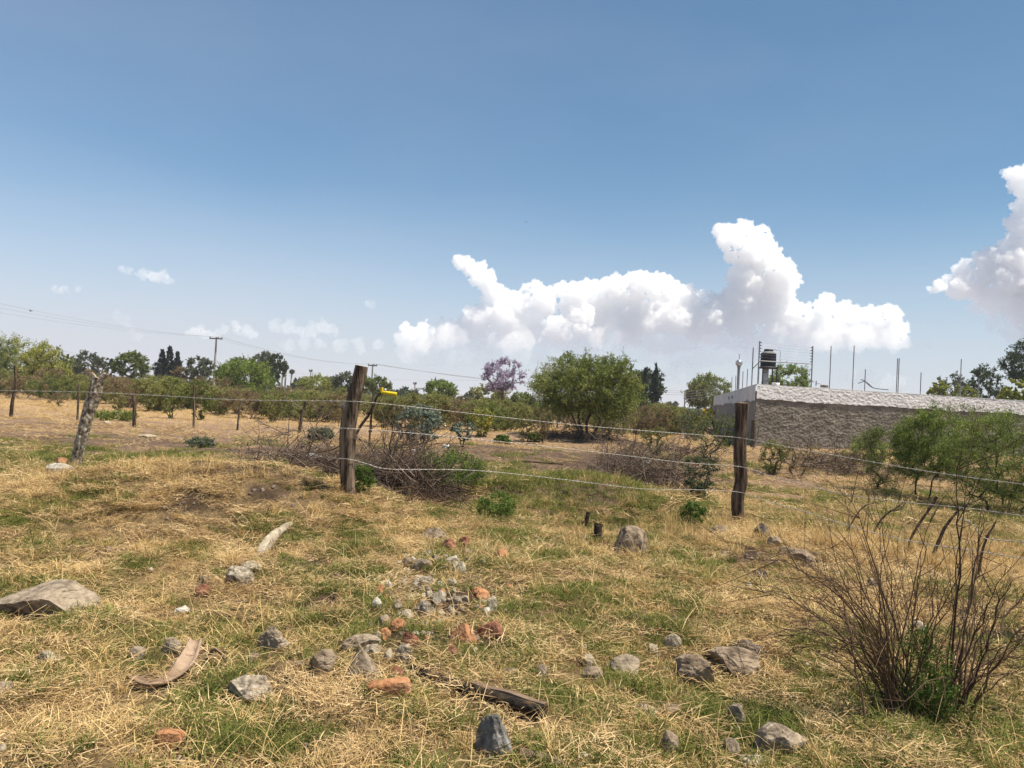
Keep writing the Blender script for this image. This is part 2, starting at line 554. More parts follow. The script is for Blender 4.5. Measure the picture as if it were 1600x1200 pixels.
def plant(name, loc, label, cat, group=None, rz=0.0, scale=1.0, flowers=None, trunk_name='trunk', crown_name='crown', **kw):
    leafm = kw.pop('leafm', 'leaf_green'); barkm = kw.pop('barkm', 'bark')
    tb, cb, att = plant_meshes(kw.pop('seed', 1), leafm=leafm, barkm=barkm, **kw)
    root = thing(name, loc, label, cat, group, rz)
    root.scale = (scale,) * 3 if not isinstance(scale, tuple) else scale
    tb.build(trunk_name, MAT[barkm], root)
    cro = cb.build(crown_name, MAT[leafm], root) if cb.v else None
    if flowers:
        fm, count, size, fn = flowers
        rs = np.random.default_rng(99)
        fb = MB()
        idx = rs.integers(0, len(att), count)
        P = att[idx] + rs.normal(0, kw.get('rc', 0.3) * 0.6, (count, 3))
        for q in range(3):
            leaves(fb, P + rs.normal(0, size * 0.2, P.shape), rs, size, size * 0.8, 0, None)
        fb.build(fn, MAT[fm], cro if cro else root)
    return root

# ================================================================== GROUND
_bare = []
for a_, b_, r_, k_ in ((270, 768, 0.25, 0.8), (370, 762, 0.28, 0.95), (425, 775, 0.3, 0.95), (300, 790, 0.22, 0.7), (495, 885, 0.22, 0.9), (540, 905, 0.2, 0.8), (525, 930, 0.2, 0.6), (1230, 868, 0.4, 1.1), (1270, 885, 0.35, 1.0),
                       (1180, 905, 0.35, 0.8), (790, 768, 0.22, 0.7), (900, 772, 0.25, 0.7), (950, 782, 0.2, 0.6), (200, 830, 0.2, 0.6), (110, 800, 0.2, 0.5), (730, 1000, 0.2, 1.0), (690, 900, 0.2, 0.4), (665, 915, 0.3, 0.55), (655, 950, 0.3, 0.6), (630, 990, 0.25, 0.6), (690, 945, 0.25, 0.5)):
    _bare.append((*ground(a_, b_)[:2], r_, k_))
def bare(x, y):
    x = np.asarray(x, float); y = np.asarray(y, float)
    b = 0
    for bx, by, r_, k_ in _bare:
        b = b + k_ * np.exp(-((x - bx) / (r_ * 1.3)) ** 2 - ((y - by) / r_) ** 2)
    return np.clip(b * (0.6 + 2.2 * fbm(x * 3, y * 3, 0, 77, 3)), 0, 1)

def region(x, y):
    """how dry and pale the litter is (0 bare grey-brown soil, 1 bright straw)"""
    x = np.asarray(x, float); y = np.asarray(y, float)
    s = 0.50 + 0.30 * fbm(x * 0.55, y * 0.55, 0, 21, 4) + 0.2 * fbm(x * 2.2, y * 2.2, 0, 25, 3)
    s = s + 0.30 * np.exp(-((x + 3.9) / 2.6) ** 2 - ((y - 7.9) / 1.2) ** 2) - 0.35 * np.exp(-((x + 2.8) / 1.1) ** 2 - ((y - 8.9) / 0.45) ** 2)
    s = s + 0.30 * np.exp(-((x - 3.4) / 1.6) ** 2 - ((y - 8.2) / 1.8) ** 2)
    s = s - 0.25 * np.exp(-((x + 0.5) / 1.6) ** 2 - ((y - 6.2) / 1.2) ** 2)
    s = s - 0.30 * np.exp(-((x - 0.8) / 3.0) ** 2 - ((y - 20.0) / 5.0) ** 2)
    s = s - 0.30 * np.exp(-((x + 7.0) / 7.0) ** 2 - ((y - 19.0) / 3.0) ** 2)
    s = s + 0.30 * np.exp(-((y - 45.0) / 9.0) ** 2) * (x < 10) - 0.30 * np.exp(-((y - 22.0) / 9.0) ** 2)
    return np.clip(s - 0.8 * bare(x, y), 0, 1)

def greenness(x, y):
    x = np.asarray(x, float); y = np.asarray(y, float)
    g = 0.52 + 0.95 * fbm(x * 0.9, y * 0.9, 0, 41, 4)
    g = g - 0.55 * np.exp(-((x + 3.6) / 3.0) ** 2 - ((y - 8.8) / 1.5) ** 2)
    g = g + 1.0 * np.exp(-((x - 0.9) / 1.9) ** 2 - ((y - 11.3) / 1.6) ** 2)
    g = g + 0.25 * np.exp(-((x + 1.0) / 2.5) ** 2 - ((y - 7.0) / 1.8) ** 2)
    g = g + 0.45 * np.exp(-((x - 2.3) / 0.8) ** 2 - ((y - 4.0) / 0.7) ** 2)
    g = g + 0.75 * np.exp(-((x + 6.5) / 3.6) ** 2 - ((y - 15.6) / 1.3) ** 2)
    g = g - 0.55 * np.exp(-((x - 4.2) / 2.0) ** 2 - ((y - 9.0) / 2.6) ** 2)
    g = g - 0.7 * np.clip((y - 14) / 6, 0, 1)
    return g

def axis(lo, hi, step, far, gr):
    a = list(np.arange(lo, hi, step))
    s = step; x = hi; up_ = []
    while x < far:
        up_.append(x); s *= gr; x += s
    return a, up_ + [far]
a_, b_ = axis(-11, 11, 0.085, 5000, 1.075)
xs = np.array([-q for q in reversed(b_)] + a_[1:] + b_)
a_, b_ = axis(1.5, 17, 0.075, 5000, 1.03)
ys = np.array([-3000, -800, -200, -60, -20, -8, -3, -1, 0.3] + a_ + b_)
GX, GY = np.meshgrid(xs, ys)
GZ = height(GX, GY)
mb = MB()
nx, ny = len(xs), len(ys)
i_ = np.arange(ny - 1)[:, None] * nx; j_ = np.arange(nx - 1)[None]
mb.add(np.stack([GX, GY, GZ], -1).reshape(-1, 3), np.stack([i_ + j_, i_ + j_ + 1, i_ + nx + j_ + 1, i_ + nx + j_], -1).reshape(-1, 4), 0, region(GX, GY).ravel())

def ground_mat():
    mt = bpy.data.materials.new('dry_soil'); mt.use_nodes = True
    t = mt.node_tree; N_, L_ = t.nodes.new, t.links.new
    P = t.nodes['Principled BSDF']; P.inputs['Roughness'].default_value = 1.0; P.inputs['Specular IOR Level'].default_value = 0.05
    g = N_('ShaderNodeNewGeometry')
    at_ = N_('ShaderNodeAttribute'); at_.attribute_name = 'v'
    def noise_(sc, det, st=(1, 1, 1), ro=0.6):
        mp_ = N_('ShaderNodeMapping'); mp_.inputs['Scale'].default_value = st
        L_(g.outputs['Position'], mp_.inputs['Vector'])
        n = N_('ShaderNodeTexNoise'); n.inputs['Scale'].default_value = sc; n.inputs['Detail'].default_value = det; n.inputs['Roughness'].default_value = ro
        L_(mp_.outputs[0], n.inputs['Vector']); return n.outputs[0]
    def ramp_(f, cols):
        r_ = N_('ShaderNodeValToRGB'); e = r_.color_ramp.elements
        while len(e) < len(cols): e.new(0.5)
        for q, (p, c) in zip(e, cols): q.position = p; q.color = (*c, 1)
        L_(f, r_.inputs[0]); return r_.outputs[0]
    def mixf(a, b, f):
        n = N_('ShaderNodeMix'); n.inputs['Factor'].default_value = f; L_(a, n.inputs[2]); L_(b, n.inputs[3]); return n.outputs[0]
    f = mixf(at_.outputs['Fac'], noise_(2.3, 10, ro=0.7), 0.45)
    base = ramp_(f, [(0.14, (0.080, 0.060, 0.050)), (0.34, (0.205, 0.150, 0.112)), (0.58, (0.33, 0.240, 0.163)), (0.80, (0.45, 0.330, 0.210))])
    fine = ramp_(noise_(55, 8, (1, 1, 1), 0.75), [(0.33, (0.45, 0.43, 0.42)), (0.5, (0.95, 0.93, 0.9)), (0.66, (1.5, 1.42, 1.25))])
    mid = ramp_(noise_(9, 6, (1, 0.5, 1), 0.7), [(0.35, (0.55, 0.53, 0.52)), (0.62, (1.22, 1.17, 1.1))])
    m1 = N_('ShaderNodeMix'); m1.data_type = 'RGBA'; m1.blend_type = 'MULTIPLY'; m1.inputs[0].default_value = 1
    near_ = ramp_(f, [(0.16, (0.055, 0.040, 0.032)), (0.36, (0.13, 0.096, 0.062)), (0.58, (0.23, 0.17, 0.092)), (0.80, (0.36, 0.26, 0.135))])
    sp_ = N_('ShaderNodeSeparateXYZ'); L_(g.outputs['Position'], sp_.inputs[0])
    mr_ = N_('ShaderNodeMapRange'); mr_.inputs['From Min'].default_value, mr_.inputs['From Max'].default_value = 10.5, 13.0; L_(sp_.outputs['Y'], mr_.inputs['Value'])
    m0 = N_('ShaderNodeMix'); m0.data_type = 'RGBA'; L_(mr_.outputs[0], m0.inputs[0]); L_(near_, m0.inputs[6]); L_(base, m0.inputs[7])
    L_(m0.outputs[2], m1.inputs[6]); L_(fine, m1.inputs[7])
    m2 = N_('ShaderNodeMix'); m2.data_type = 'RGBA'; m2.blend_type = 'MULTIPLY'; m2.inputs[0].default_value = 1
    L_(m1.outputs[2], m2.inputs[6]); L_(mid, m2.inputs[7])
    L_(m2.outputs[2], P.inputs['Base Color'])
    bp = N_('ShaderNodeBump'); bp.inputs['Strength'].default_value = 0.9; bp.inputs['Distance'].default_value = 0.03
    L_(noise_(22, 10, ro=0.7), bp.inputs['Height']); L_(bp.outputs[0], P.inputs['Normal'])
    return mt
tag(mb.build('ground', ground_mat()), kind='structure')

# ================================================================== BUILDING
MAT['render_rough'] = M('rough_render', [(0.1, (0.13, 0.113, 0.09)), (0.5, (0.225, 0.198, 0.162)), (1, (0.32, 0.287, 0.24))], scale=1.6, detail=8, bump=0.6, bscale=26, stretch=(1, 1, 2.2), coord='World', bdist=0.05)
MAT['render_white'] = M('white_render', [(0.05, (0.50, 0.49, 0.47)), (0.35, (0.78, 0.77, 0.755)), (1, (0.86, 0.85, 0.84))], scale=3.0, detail=8, bump=0.5, bscale=26, stretch=(1, 1, 2), coord='World', bdist=0.04)
MAT['render_smooth'] = M('smooth_render', [(0.1, (0.17, 0.15, 0.135)), (1, (0.27, 0.245, 0.22))], scale=1.1, detail=8, bump=0.15, bscale=12, coord='World', stretch=(1, 1, 0.5))
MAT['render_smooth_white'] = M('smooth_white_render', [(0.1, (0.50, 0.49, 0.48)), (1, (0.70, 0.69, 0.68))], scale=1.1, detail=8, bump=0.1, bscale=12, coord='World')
MAT['steel'] = M('galvanised_steel', [(0, (0.18, 0.18, 0.19)), (1, (0.33, 0.33, 0.35))], scale=5, rough=0.5, metal=0.3)
MAT['dark_steel'] = M('dark_steel', [(0, (0.04, 0.04, 0.045)), (1, (0.11, 0.10, 0.10))], scale=5, rough=0.6)
MAT['block'] = M('concrete_block', [(0, (0.14, 0.125, 0.11)), (1, (0.27, 0.24, 0.21))], scale=3, bump=0.4, coord='World')
MAT['tank'] = M('tank_plastic', [(0, (0.010, 0.013, 0.018)), (1, (0.020, 0.025, 0.033))], scale=3, rough=0.5, spec=0.3)
MAT['tank_lid'] = M('tank_grey', [(0, (0.10, 0.10, 0.10)), (1, (0.26, 0.26, 0.25))], scale=3, rough=0.7)  # upper part of the tank, a paler grey than the shell
MAT['chrome'] = M('bright_sheet_metal', [(0, (0.45, 0.45, 0.46)), (1, (0.6, 0.6, 0.62))], scale=3, rough=0.3, metal=0.8)

H = 3.32
c0 = np.array([13.37, 42.0]); cl = np.array([21.1, 80.0]); cr = c0 + (np.array([30.7, 46.0]) - c0) * 1.7
nf = np.array([cr[1] - c0[1], -(cr[0] - c0[0])]); nf /= np.linalg.norm(nf)
nl = -np.array([cl[1] - c0[1], -(cl[0] - c0[0])]); nl /= np.linalg.norm(nl)
bld = thing('concrete_building', (c0[0], c0[1], 0), 'long low flat roofed concrete building with rough grey walls and a white top band', 'building')
def bp_(p, z): return np.array([p[0] - c0[0], p[1] - c0[1], z])

def wall_grid(P, Q, z0, z1, nrm, amp, cell, off, wav=0.0, seed=0, zc=None):
    Lw = np.linalg.norm(Q - P)
    n = int(Lw / cell) + 1; mz = max(2, int((z1 - z0) / min(cell, 0.08)) + 1)
    u = np.linspace(0, 1, n); v = np.linspace(0, 1, mz)
    U, V = np.meshgrid(u, v)
    base = z0 + wav * (fbm(U * Lw * 0.7, 0, 0, seed, 4) + 0.5 * vnoise(U * Lw * 4, 0, 0, seed))
    Z = base * (1 - V) + z1 * V
    d = amp * (0.4 * fbm(U * Lw * 1.2, Z * 2.5, 0, seed, 2) + fbm(U * Lw * 9.0, Z * 14.0, 0, seed, 2) + 0.3 * vnoise(U * Lw * 14, Z * 22, 0, seed)) + off
    d = np.where((V > 0.999), off - 0.02, d)
    X = P[0] + (Q[0] - P[0]) * U + nrm[0] * d - c0[0]
    Y = P[1] + (Q[1] - P[1]) * U + nrm[1] * d - c0[1]
    mb = MB()
    i = np.arange(mz - 1)[:, None] * n; j = np.arange(n - 1)[None]
    mb.add(np.stack([X, Y, Z], -1).reshape(-1, 3), np.stack([i + j, i + j + 1, i + n + j + 1, i + n + j], -1).reshape(-1, 4))
    return mb
crv = c0 + (cr - c0) * 0.62
wall_grid(c0, crv, -0.3, H - 0.5, nf, 0.034, 0.033, 0.0, seed=3).build('wall', MAT['render_rough'], bld)
wall_grid(crv, cr, -0.3, H - 0.5, nf, 0.05, 0.2, 0.0, seed=3).build('wall', MAT['render_rough'], bld)
wall_grid(cl, c0, -0.3, H - 0.5, nl, 0.008, 0.4, 0.0, seed=5).build('wall', MAT['render_smooth'], bld)
wall_grid(c0, crv, H - 0.80, H, nf, 0.022, 0.033, 0.05, wav=0.06, seed=7).build('parapet', MAT['render_white'], bld)
wall_grid(crv, cr, H - 0.70, H, nf, 0.03, 0.15, 0.05, wav=0.045, seed=7).build('parapet', MAT['render_white'], bld)
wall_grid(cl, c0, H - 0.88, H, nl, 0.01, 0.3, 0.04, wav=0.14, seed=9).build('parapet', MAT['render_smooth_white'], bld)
back = cr + (cl - c0)
mb = MB()
k_ = 0.25
q = [bp_(c0 + nf * 0.07 + nl * 0.06, H), bp_(cr + nf * 0.07, H), bp_(cr - nf * k_, H), bp_(c0 - nf * k_ - nl * k_, H), bp_(cl - nl * k_, H), bp_(cl + nl * 0.06, H)]
q2 = [p + np.array([0, 0, 0.03]) for p in q]
mb.add(q + q2, [[6, 7, 8, 9], [6, 9, 10, 11], [0, 1, 7, 6], [11, 5, 0, 6], [2, 3, 9, 8], [3, 4, 10, 9]])
mb.build('coping', MAT['render_white'], bld, smooth=False)
mb = MB()
mb.add([bp_(c0, H - 0.35), bp_(cr, H - 0.35), bp_(back, H - 0.35), bp_(cl, H - 0.35), bp_(back, -0.3), bp_(cl, -0.3), bp_(cr, -0.3)],
       [[0, 1, 2, 3], [3, 2, 4, 5], [1, 6, 4, 2]])
mb.build('roof', MAT['block'], bld, smooth=False)
for ppx, ppy in ((1141, 618), (1146, 617)):
    t = (ppx - 800) / F
    s_ = (t * c0[1] - c0[0]) / ((cl - c0)[0] - t * (cl - c0)[1])
    p = c0 + (cl - c0) * s_
    b2 = MB(); box(b2, bp_(p + nl * 0.055, H - 0.42), (0.06, 0.35, 0.22), rz=math.atan2(nl[1], nl[0]))
    b2.build('vent_hole', MAT['dark_steel'], bld)

def on_plane(px, py, P, Q):
    """where the pixel ray crosses the vertical plane through P and Q"""
    n = np.array([Q[1] - P[1], -(Q[0] - P[0]), 0.0])
    d = _f + _r * (px - 800) / F + _u * (600 - py) / F
    t = n.dot(np.array([P[0], P[1], 0]) - CAM) / n.dot(d)
    return CAM + t * d
fo = -nf * 0.12; lo_ = -nl * 0.12
def rod(side, bx, by, tx, ty, r=0.018, name='rod', mat='steel', parent=None):
    P, Q = (c0 + fo, cr + fo) if side == 'f' else (c0 + lo_, cl + lo_)
    b = on_plane(bx, by, P, Q); t = on_plane(tx, ty, P, Q)
    z1 = t[2]; b[2] = H
    par_ = parent or bld
    o_ = np.array([c0[0], c0[1], 0])
    mb = MB(); tube(mb, np.array([b - o_, np.array([b[0], b[1], z1]) - o_]), r, 6)
    global LAST
    LAST = mb.build(name, MAT[mat], par_)
    return np.array([b[0], b[1], z1]) - o_, b - o_
for a in ((1296, 605, 1299, 541), (1332, 607, 1334, 540), (1351, 608, 1352.5, 577), (1400.5, 612, 1402.5, 560), (1403, 612, 1405.5, 560),
          (1438, 614, 1440, 582), (1500, 617, 1502, 561), (1528.5, 620, 1530, 590)):
    rod('f', *a, r=0.026)
for a in ((1167, 603, 1169, 576), (1160, 605, 1161.5, 580), (1149, 608, 1150, 587), (1143, 610, 1144, 589), (1134, 613, 1135.5, 598),
          (1130, 615, 1131, 600), (1126.5, 616, 1127.5, 599), (1121, 618, 1122, 599), (1118.5, 620, 1119.5, 601)):
    rod('l', *a, r=0.026)
# bent reinforcing bars left on the roof edge, a stub bracket
P_, Q_ = c0 + fo, cr + fo
o_ = np.array([c0[0], c0[1], 0])
for ctrl in ([(1388, 609), (1366, 606.5), (1357, 601), (1351, 596), (1341, 599)], [(1364, 606), (1356, 599), (1349, 594), (1345, 593.5)]):
    mb = MB(); tube(mb, spline([on_plane(a, b, P_, Q_) - o_ for a, b in ctrl], 16), 0.024, 5)
    mb.build('bent_bar', MAT['dark_steel'], bld)
mb = MB(); tube(mb, [on_plane(1275, 603, P_, Q_) - o_, on_plane(1275.5, 595, P_, Q_) - o_], 0.03, 5)
tube(mb, [on_plane(1275.5, 599, P_, Q_) - o_, on_plane(1283, 600, P_, Q_) - o_], 0.02, 5); mb.build('bracket', MAT['steel'], bld)
for ax, ay, cc in ((1288, 603.5, 'render_rough'), (1212, 600, 'render_white')):
    p = on_plane(ax, ay, P_, Q_) - o_
    mb = MB(); box(mb, p, (0.35, 0.25, 0.14), 0.4); mb.build('loose_block', MAT[cc], bld)

# chimney pipe with a round cap
b = on_plane(1153, 607, c0 + lo_, cl + lo_); dpt = b[1]; sc = dpt / F
chim = thing('chimney_pipe', (b[0], b[1], H), 'tall metal chimney pipe with round shiny cap on the white parapet', 'chimney')
hh = (on_plane(1155, 571, c0 + lo_, cl + lo_)[2] - H)
mb = MB(); tube(mb, [(0, 0, 0), (0, 0, hh)], 2.1 * sc, 12); mb.build('pipe', MAT['steel'], chim)
mb = MB(); lathe(mb, [(2.2 * sc, hh - 5 * sc), (2.6 * sc, hh - 2 * sc), (4 * sc, hh + 1 * sc)], k=16); mb.build('collar', MAT['steel'], chim)
mb = MB(); lathe(mb, [(3.6 * sc, hh), (5.4 * sc, hh + 2.5 * sc), (5.4 * sc, hh + 5.5 * sc), (3.5 * sc, hh + 8.5 * sc), (0.01, hh + 9.5 * sc)], k=20); mb.build('cap', MAT['chrome'], chim)
mb = MB(); tube(mb, [(0, 0, hh + 9 * sc), (0, 0, hh + 18 * sc)], 0.5 * sc, 5); mb.build('spike', MAT['steel'], chim)

# electric fence on the roof corner
ef = thing('electric_fence', (c0[0], c0[1], 0), 'galvanised electric fence posts with insulators and a crossbar on the roof corner', 'fence')
t1, b1 = rod('f', 1184, 601, 1187.5, 533, 0.035, 'post', 'steel', ef)
P1_ = LAST
t2, b2 = rod('f', 1267.5, 603, 1271, 541, 0.035, 'post', 'steel', ef)
P2_ = LAST
t3, b3 = rod('l', 1174.5, 601, 1177, 543, 0.035, 'post', 'steel', ef)
t4 = on_plane(1188.5, 564, P_, Q_) - o_; t5 = on_plane(1268.5, 568.5, P_, Q_) - o_
mb = MB(); tube(mb, [t4, t5], 0.03, 6); mb.build('crossbar', MAT['steel'], ef)
mb = MB(); tube(mb, [t4, np.array([t3[0], t3[1], t4[2] - 0.25])], 0.028, 6); mb.build('brace', MAT['steel'], ef)
for tt, sgn, pp_ in ((t1, 1, P1_), (t2, -1, P2_)):
    for k in range(6):
        a = np.array([tt[0], tt[1], tt[2] - 0.08 - k * 0.16]); mb = MB()
        tube(mb, [a, a + np.array([0.10 * sgn, 0, 0])], 0.028, 6); mb.build('insulator', MAT['tank'], pp_)
for k in range(6):
    a = np.array([t1[0] + 0.1, t1[1], t1[2] - 0.08 - k * 0.16]); c = np.array([t2[0] - 0.1, t2[1], t2[2] - 0.08 - k * 0.16])
    mb = MB(); tube(mb, curve(a, c, 0.02, 8), 0.004, 3); mb.build('wire', MAT['steel'], ef)

# water tank on its stand
tp = on_plane(1200, 573, c0 - nf * 1.8, cr - nf * 1.8); s2 = tp[1] / F
st = thing('tank_stand', (tp[0], tp[1], H - 0.35), 'dark steel stand with white masonry pier carrying the black water tank', 'stand')
hz = tp[2] - (H - 0.35)
hw = 11.5 * s2
mb = MB(); box(mb, (0, 0, hz - 0.06), (hw * 2.1, hw * 2, 0.10), 0.05); mb.build('platform', MAT['dark_steel'], st)
for sx in (-1, 1):
    for sy in (-1, 1):
        mb = MB(); tube(mb, [(sx * hw * 0.95, sy * hw * 0.9, 0), (sx * hw * 0.95, sy * hw * 0.9, hz - 0.1)], 0.045, 5); mb.build('leg', MAT['dark_steel'], st)
mb = MB(); box(mb, (-0.1, 0.1, hz / 2 - 0.06), (8 * s2, 0.25, hz - 0.13)); mb.build('pier', MAT['render_smooth_white'], st)
for z_, x_ in ((0.45, 0.2), (0.75, -0.5)):
    mb = MB(); tube(mb, [(-hw * 0.95, -hw * 0.9, hz * z_), (hw * x_, -hw * 0.9, hz * z_)], 0.025, 5); mb.build('rung', MAT['dark_steel'], st)
mb = MB(); tube(mb, [(hw * 1.25, -hw, 0), (hw * 1.25, -hw, hz + 25 * s2), (hw * 0.6, -hw * 0.3, hz + 27 * s2)], 0.022, 5); mb.build('pipe', MAT['steel'], st)
tk = thing('water_tank', (tp[0], tp[1], H - 0.35 + hz), 'round black plastic rooftop water tank with grey shoulders', 'water tank')
R_ = 11.8 * s2
prof = [(R_ * 0.97, 0.0), (R_ * 1.0, 0.05)]
for k in range(5):
    z = 0.08 + k * 3.7 * s2
    prof += [(R_, z), (R_ * 0.99, z + 0.4 * s2), (R_ * 0.99, z + 0.9 * s2), (R_, z + 1.3 * s2), (R_, z + 3.2 * s2)]
mb = MB(); lathe(mb, prof + [(R_, 20 * s2)], k=40); mb.build('shell', MAT['tank'], tk)
mb = MB(); lathe(mb, [(R_, 20 * s2), (R_ * 0.98, 20.8 * s2), (R_ * 0.62, 24 * s2), (R_ * 0.5, 24.5 * s2)], k=40); mb.build('shoulder', MAT['tank_lid'], tk)
mb = MB(); lathe(mb, [(R_ * 0.6, 24.2 * s2), (R_ * 0.6, 26.6 * s2), (R_ * 0.5, 27.4 * s2), (0.01, 27.6 * s2)], k=30); mb.build('lid', MAT['tank'], tk)

# low block wall and rubble behind the brush, lamp pole
lp = ground(1024, 673); dd = lp[1] / F
lw = thing('block_wall', (lp[0], lp[1], lp[2]), 'low unfinished wall of three courses of grey blocks beyond the brush', 'wall', rz=0.03)
for r_i in range(3):
    for c_i in range(7):
        mb = MB(); rs_ = random.Random(r_i * 10 + c_i)
        wdt = 68 * dd / 7
        x = (c_i - 3 + (0.25 if r_i % 2 else -0.1)) * wdt
        box(mb, (x, rs_.uniform(-0.03, 0.03), 0.14 + r_i * 5.6 * dd), (wdt * 0.955, 0.2, 5.2 * dd)); mb.build('block', MAT['block'], lw, smooth=False)
mb = MB(); box(mb, (0, 0.05, 8 * dd), (66 * dd, 0.08, 16 * dd)); mb.build('core', MAT['render_rough'], lw)

# small brown pillar at the building corner
p = ground(1176, 699)
mb = MB(); tube(mb, [(0, 0, -0.2), (0.01, 0, 0.7), (0.0, 0, 1.15), (-0.02, 0, 1.42)], [0.13, 0.13, 0.11, 0.12], 10, rough=0.25, seed=4)
o = mb.build('wooden_post', MAT['bark'], loc=p); tag(o, 'short dark stump of a post standing before the building corner', 'post')
for k, (a, b_) in enumerate((((1176, 703), (1186, 668)), ((1187, 705), (1199, 678)))):
    g_ = ground(*a); q_ = at(b_[0], b_[1], g_[1] + 0.6)
    mb = MB(); tube(mb, spline([g_ - g_, (q_ - g_) * 0.5 + np.array([0.05, 0, -0.05]), q_ - g_], 8), 0.035, 5)
    o = mb.build('leaning_stick', MAT['bark'], loc=g_)
    tag(o, ['thin dark stick leaning beside the short stump near the building corner', 'dark stick leaning right of the short stump at the building foot'][k], 'stick')

# ================================================================== FENCE
MAT['post_dark'] = M('old_post_bark', [(0.0, (0.02, 0.014, 0.01)), (0.5, (0.085, 0.055, 0.038)), (1, (0.20, 0.145, 0.10))], scale=9, detail=9, bump=1.0, bscale=18, stretch=(2.2, 2.2, 0.35), bdist=0.03, contrast=(0.35, 0.65))
MAT['post_brown'] = M('cracked_post_bark', [(0.0, (0.022, 0.016, 0.011)), (0.45, (0.10, 0.072, 0.05)), (1, (0.24, 0.18, 0.13))], scale=8, detail=9, bump=1.0, bscale=16, stretch=(2.4, 2.4, 0.3), bdist=0.035, contrast=(0.36, 0.62))
MAT['post_flaky'] = M('flaky_post_bark', [(0.0, (0.07, 0.052, 0.038)), (0.35, (0.22, 0.17, 0.12)), (0.7, (0.42, 0.34, 0.25)), (1, (0.60, 0.54, 0.45))], scale=16, detail=6, bump=1.0, bscale=14, stretch=(1, 1, 0.7), bdist=0.05, contrast=(0.38, 0.62))
MAT['cut_wood'] = M('sawn_wood', [(0, (0.35, 0.22, 0.13)), (1, (0.52, 0.36, 0.23))], scale=20)
MAT['wire'] = M('barbed_wire_steel', [(0, (0.34, 0.32, 0.30)), (1, (0.62, 0.59, 0.55))], scale=30, rough=0.5, metal=0.25, coord='World')

def post(pxs, d, rads, label, matn, cut=True, k=28, rough=0.16, seed=1, group=None, extra=None, name='fence_post', cat='fence post', n=60):
    pts = [at(a, b, d) for a, b in pxs]
    base = np.array([pts[0][0], pts[0][1], gz(pts[0][0], pts[0][1])])
    root = thing(name, base, label, cat, group)
    P = spline([pts[0] - base - np.array([0, 0, 0.25])] + [p - base for p in pts], n)
    rr = np.interp(np.linspace(0, 1, len(P)), np.linspace(0, 1, len(rads)), rads) * d / F
    mb = MB(); V = tube(mb, P, rr, k, rough=rough, seed=seed)
    shf = mb.build('shaft', MAT[matn], root)
    if cut:
        top = P[-1]; ax = norm(P[-1] - P[-2])
        ring = V[-1] * 1.0
        c = ring.mean(0) + ax * 0.004
        ring = c + (ring - ring.mean(0)) * 0.94
        mb = MB(); mb.add(np.vstack([ring, c + ax * 0.004]), [[i, (i + 1) % k, k] for i in range(k)])
        mb.build('cut_top', MAT['cut_wood'], shf)  # sawn end, coloured lighter to carry the sunlit look of the top
    return root, base, P

DL, DM, DR = 13.5, 9.85, 11.4
dR = float(ground(1155, 817)[1]); DR = dR
dM = float(ground(543, 774)[1]); DM = dM if 8 < dM < 12 else 9.9
dL = float(ground(118, 729)[1]); DL = dL if 10 < dL < 16 else 13.5
print('POST DEPTHS', DL, DM, DR)
post([(1154, 818), (1153, 780), (1158, 750), (1156, 715), (1158, 670), (1160, 630)], DR, [9, 9.5, 9.5, 10, 9.5, 9.5, 9.8], 'straight dark fence post standing before the concrete building', 'post_dark', seed=3)
rootM, baseM, _ = post([(544, 770), (543, 735), (543, 700), (544, 668), (551, 630), (559, 600), (565, 572)], DM, [10.8, 11, 11.2, 11.6, 13, 12, 10.6, 9.8, 9.4], 'thick cracked brown fence post bent to the right above the brush pile', 'post_brown', seed=8)
kn = at(540, 634, DM) - baseM
mb = MB(); tube(mb, [kn + (0.03, 0, -0.10), kn, kn + (0.0, 0, 0.035)], [0.05, 0.05, 0.03], 12, rough=0.2, seed=4)
mb.build('branch_stub', MAT['post_flaky'], rootM)
rootL, baseL, PL = post([(119, 726), (124, 700), (131, 672), (140, 640), (149, 612), (153, 590)], DL, [9.5, 8.2, 8.0, 8.4, 8.6, 8.6, 8.6], 'leaning flaky barked fence post with a forked top at left', 'post_flaky', cut=False, rough=0.32, seed=12, k=36, n=90)
for tip, nm in (((142, 584), 'fork'), ((165, 585), 'fork')):
    a = at(152, 597, DL) - baseL; t = at(*tip, DL) - baseL
    mb = MB(); tube(mb, spline([a - (0, 0, 0.03), a * 0.4 + t * 0.6, t], 10), 0.048, 14, rough=0.3, seed=6)
    fk_ = mb.build(nm, MAT['post_flaky'], rootL)
    mb = MB(); tube(mb, [t, t + np.array([0, 0, 0.012])], 0.05, 12); mb.build('cut_end', MAT['bark_pale'], fk_)

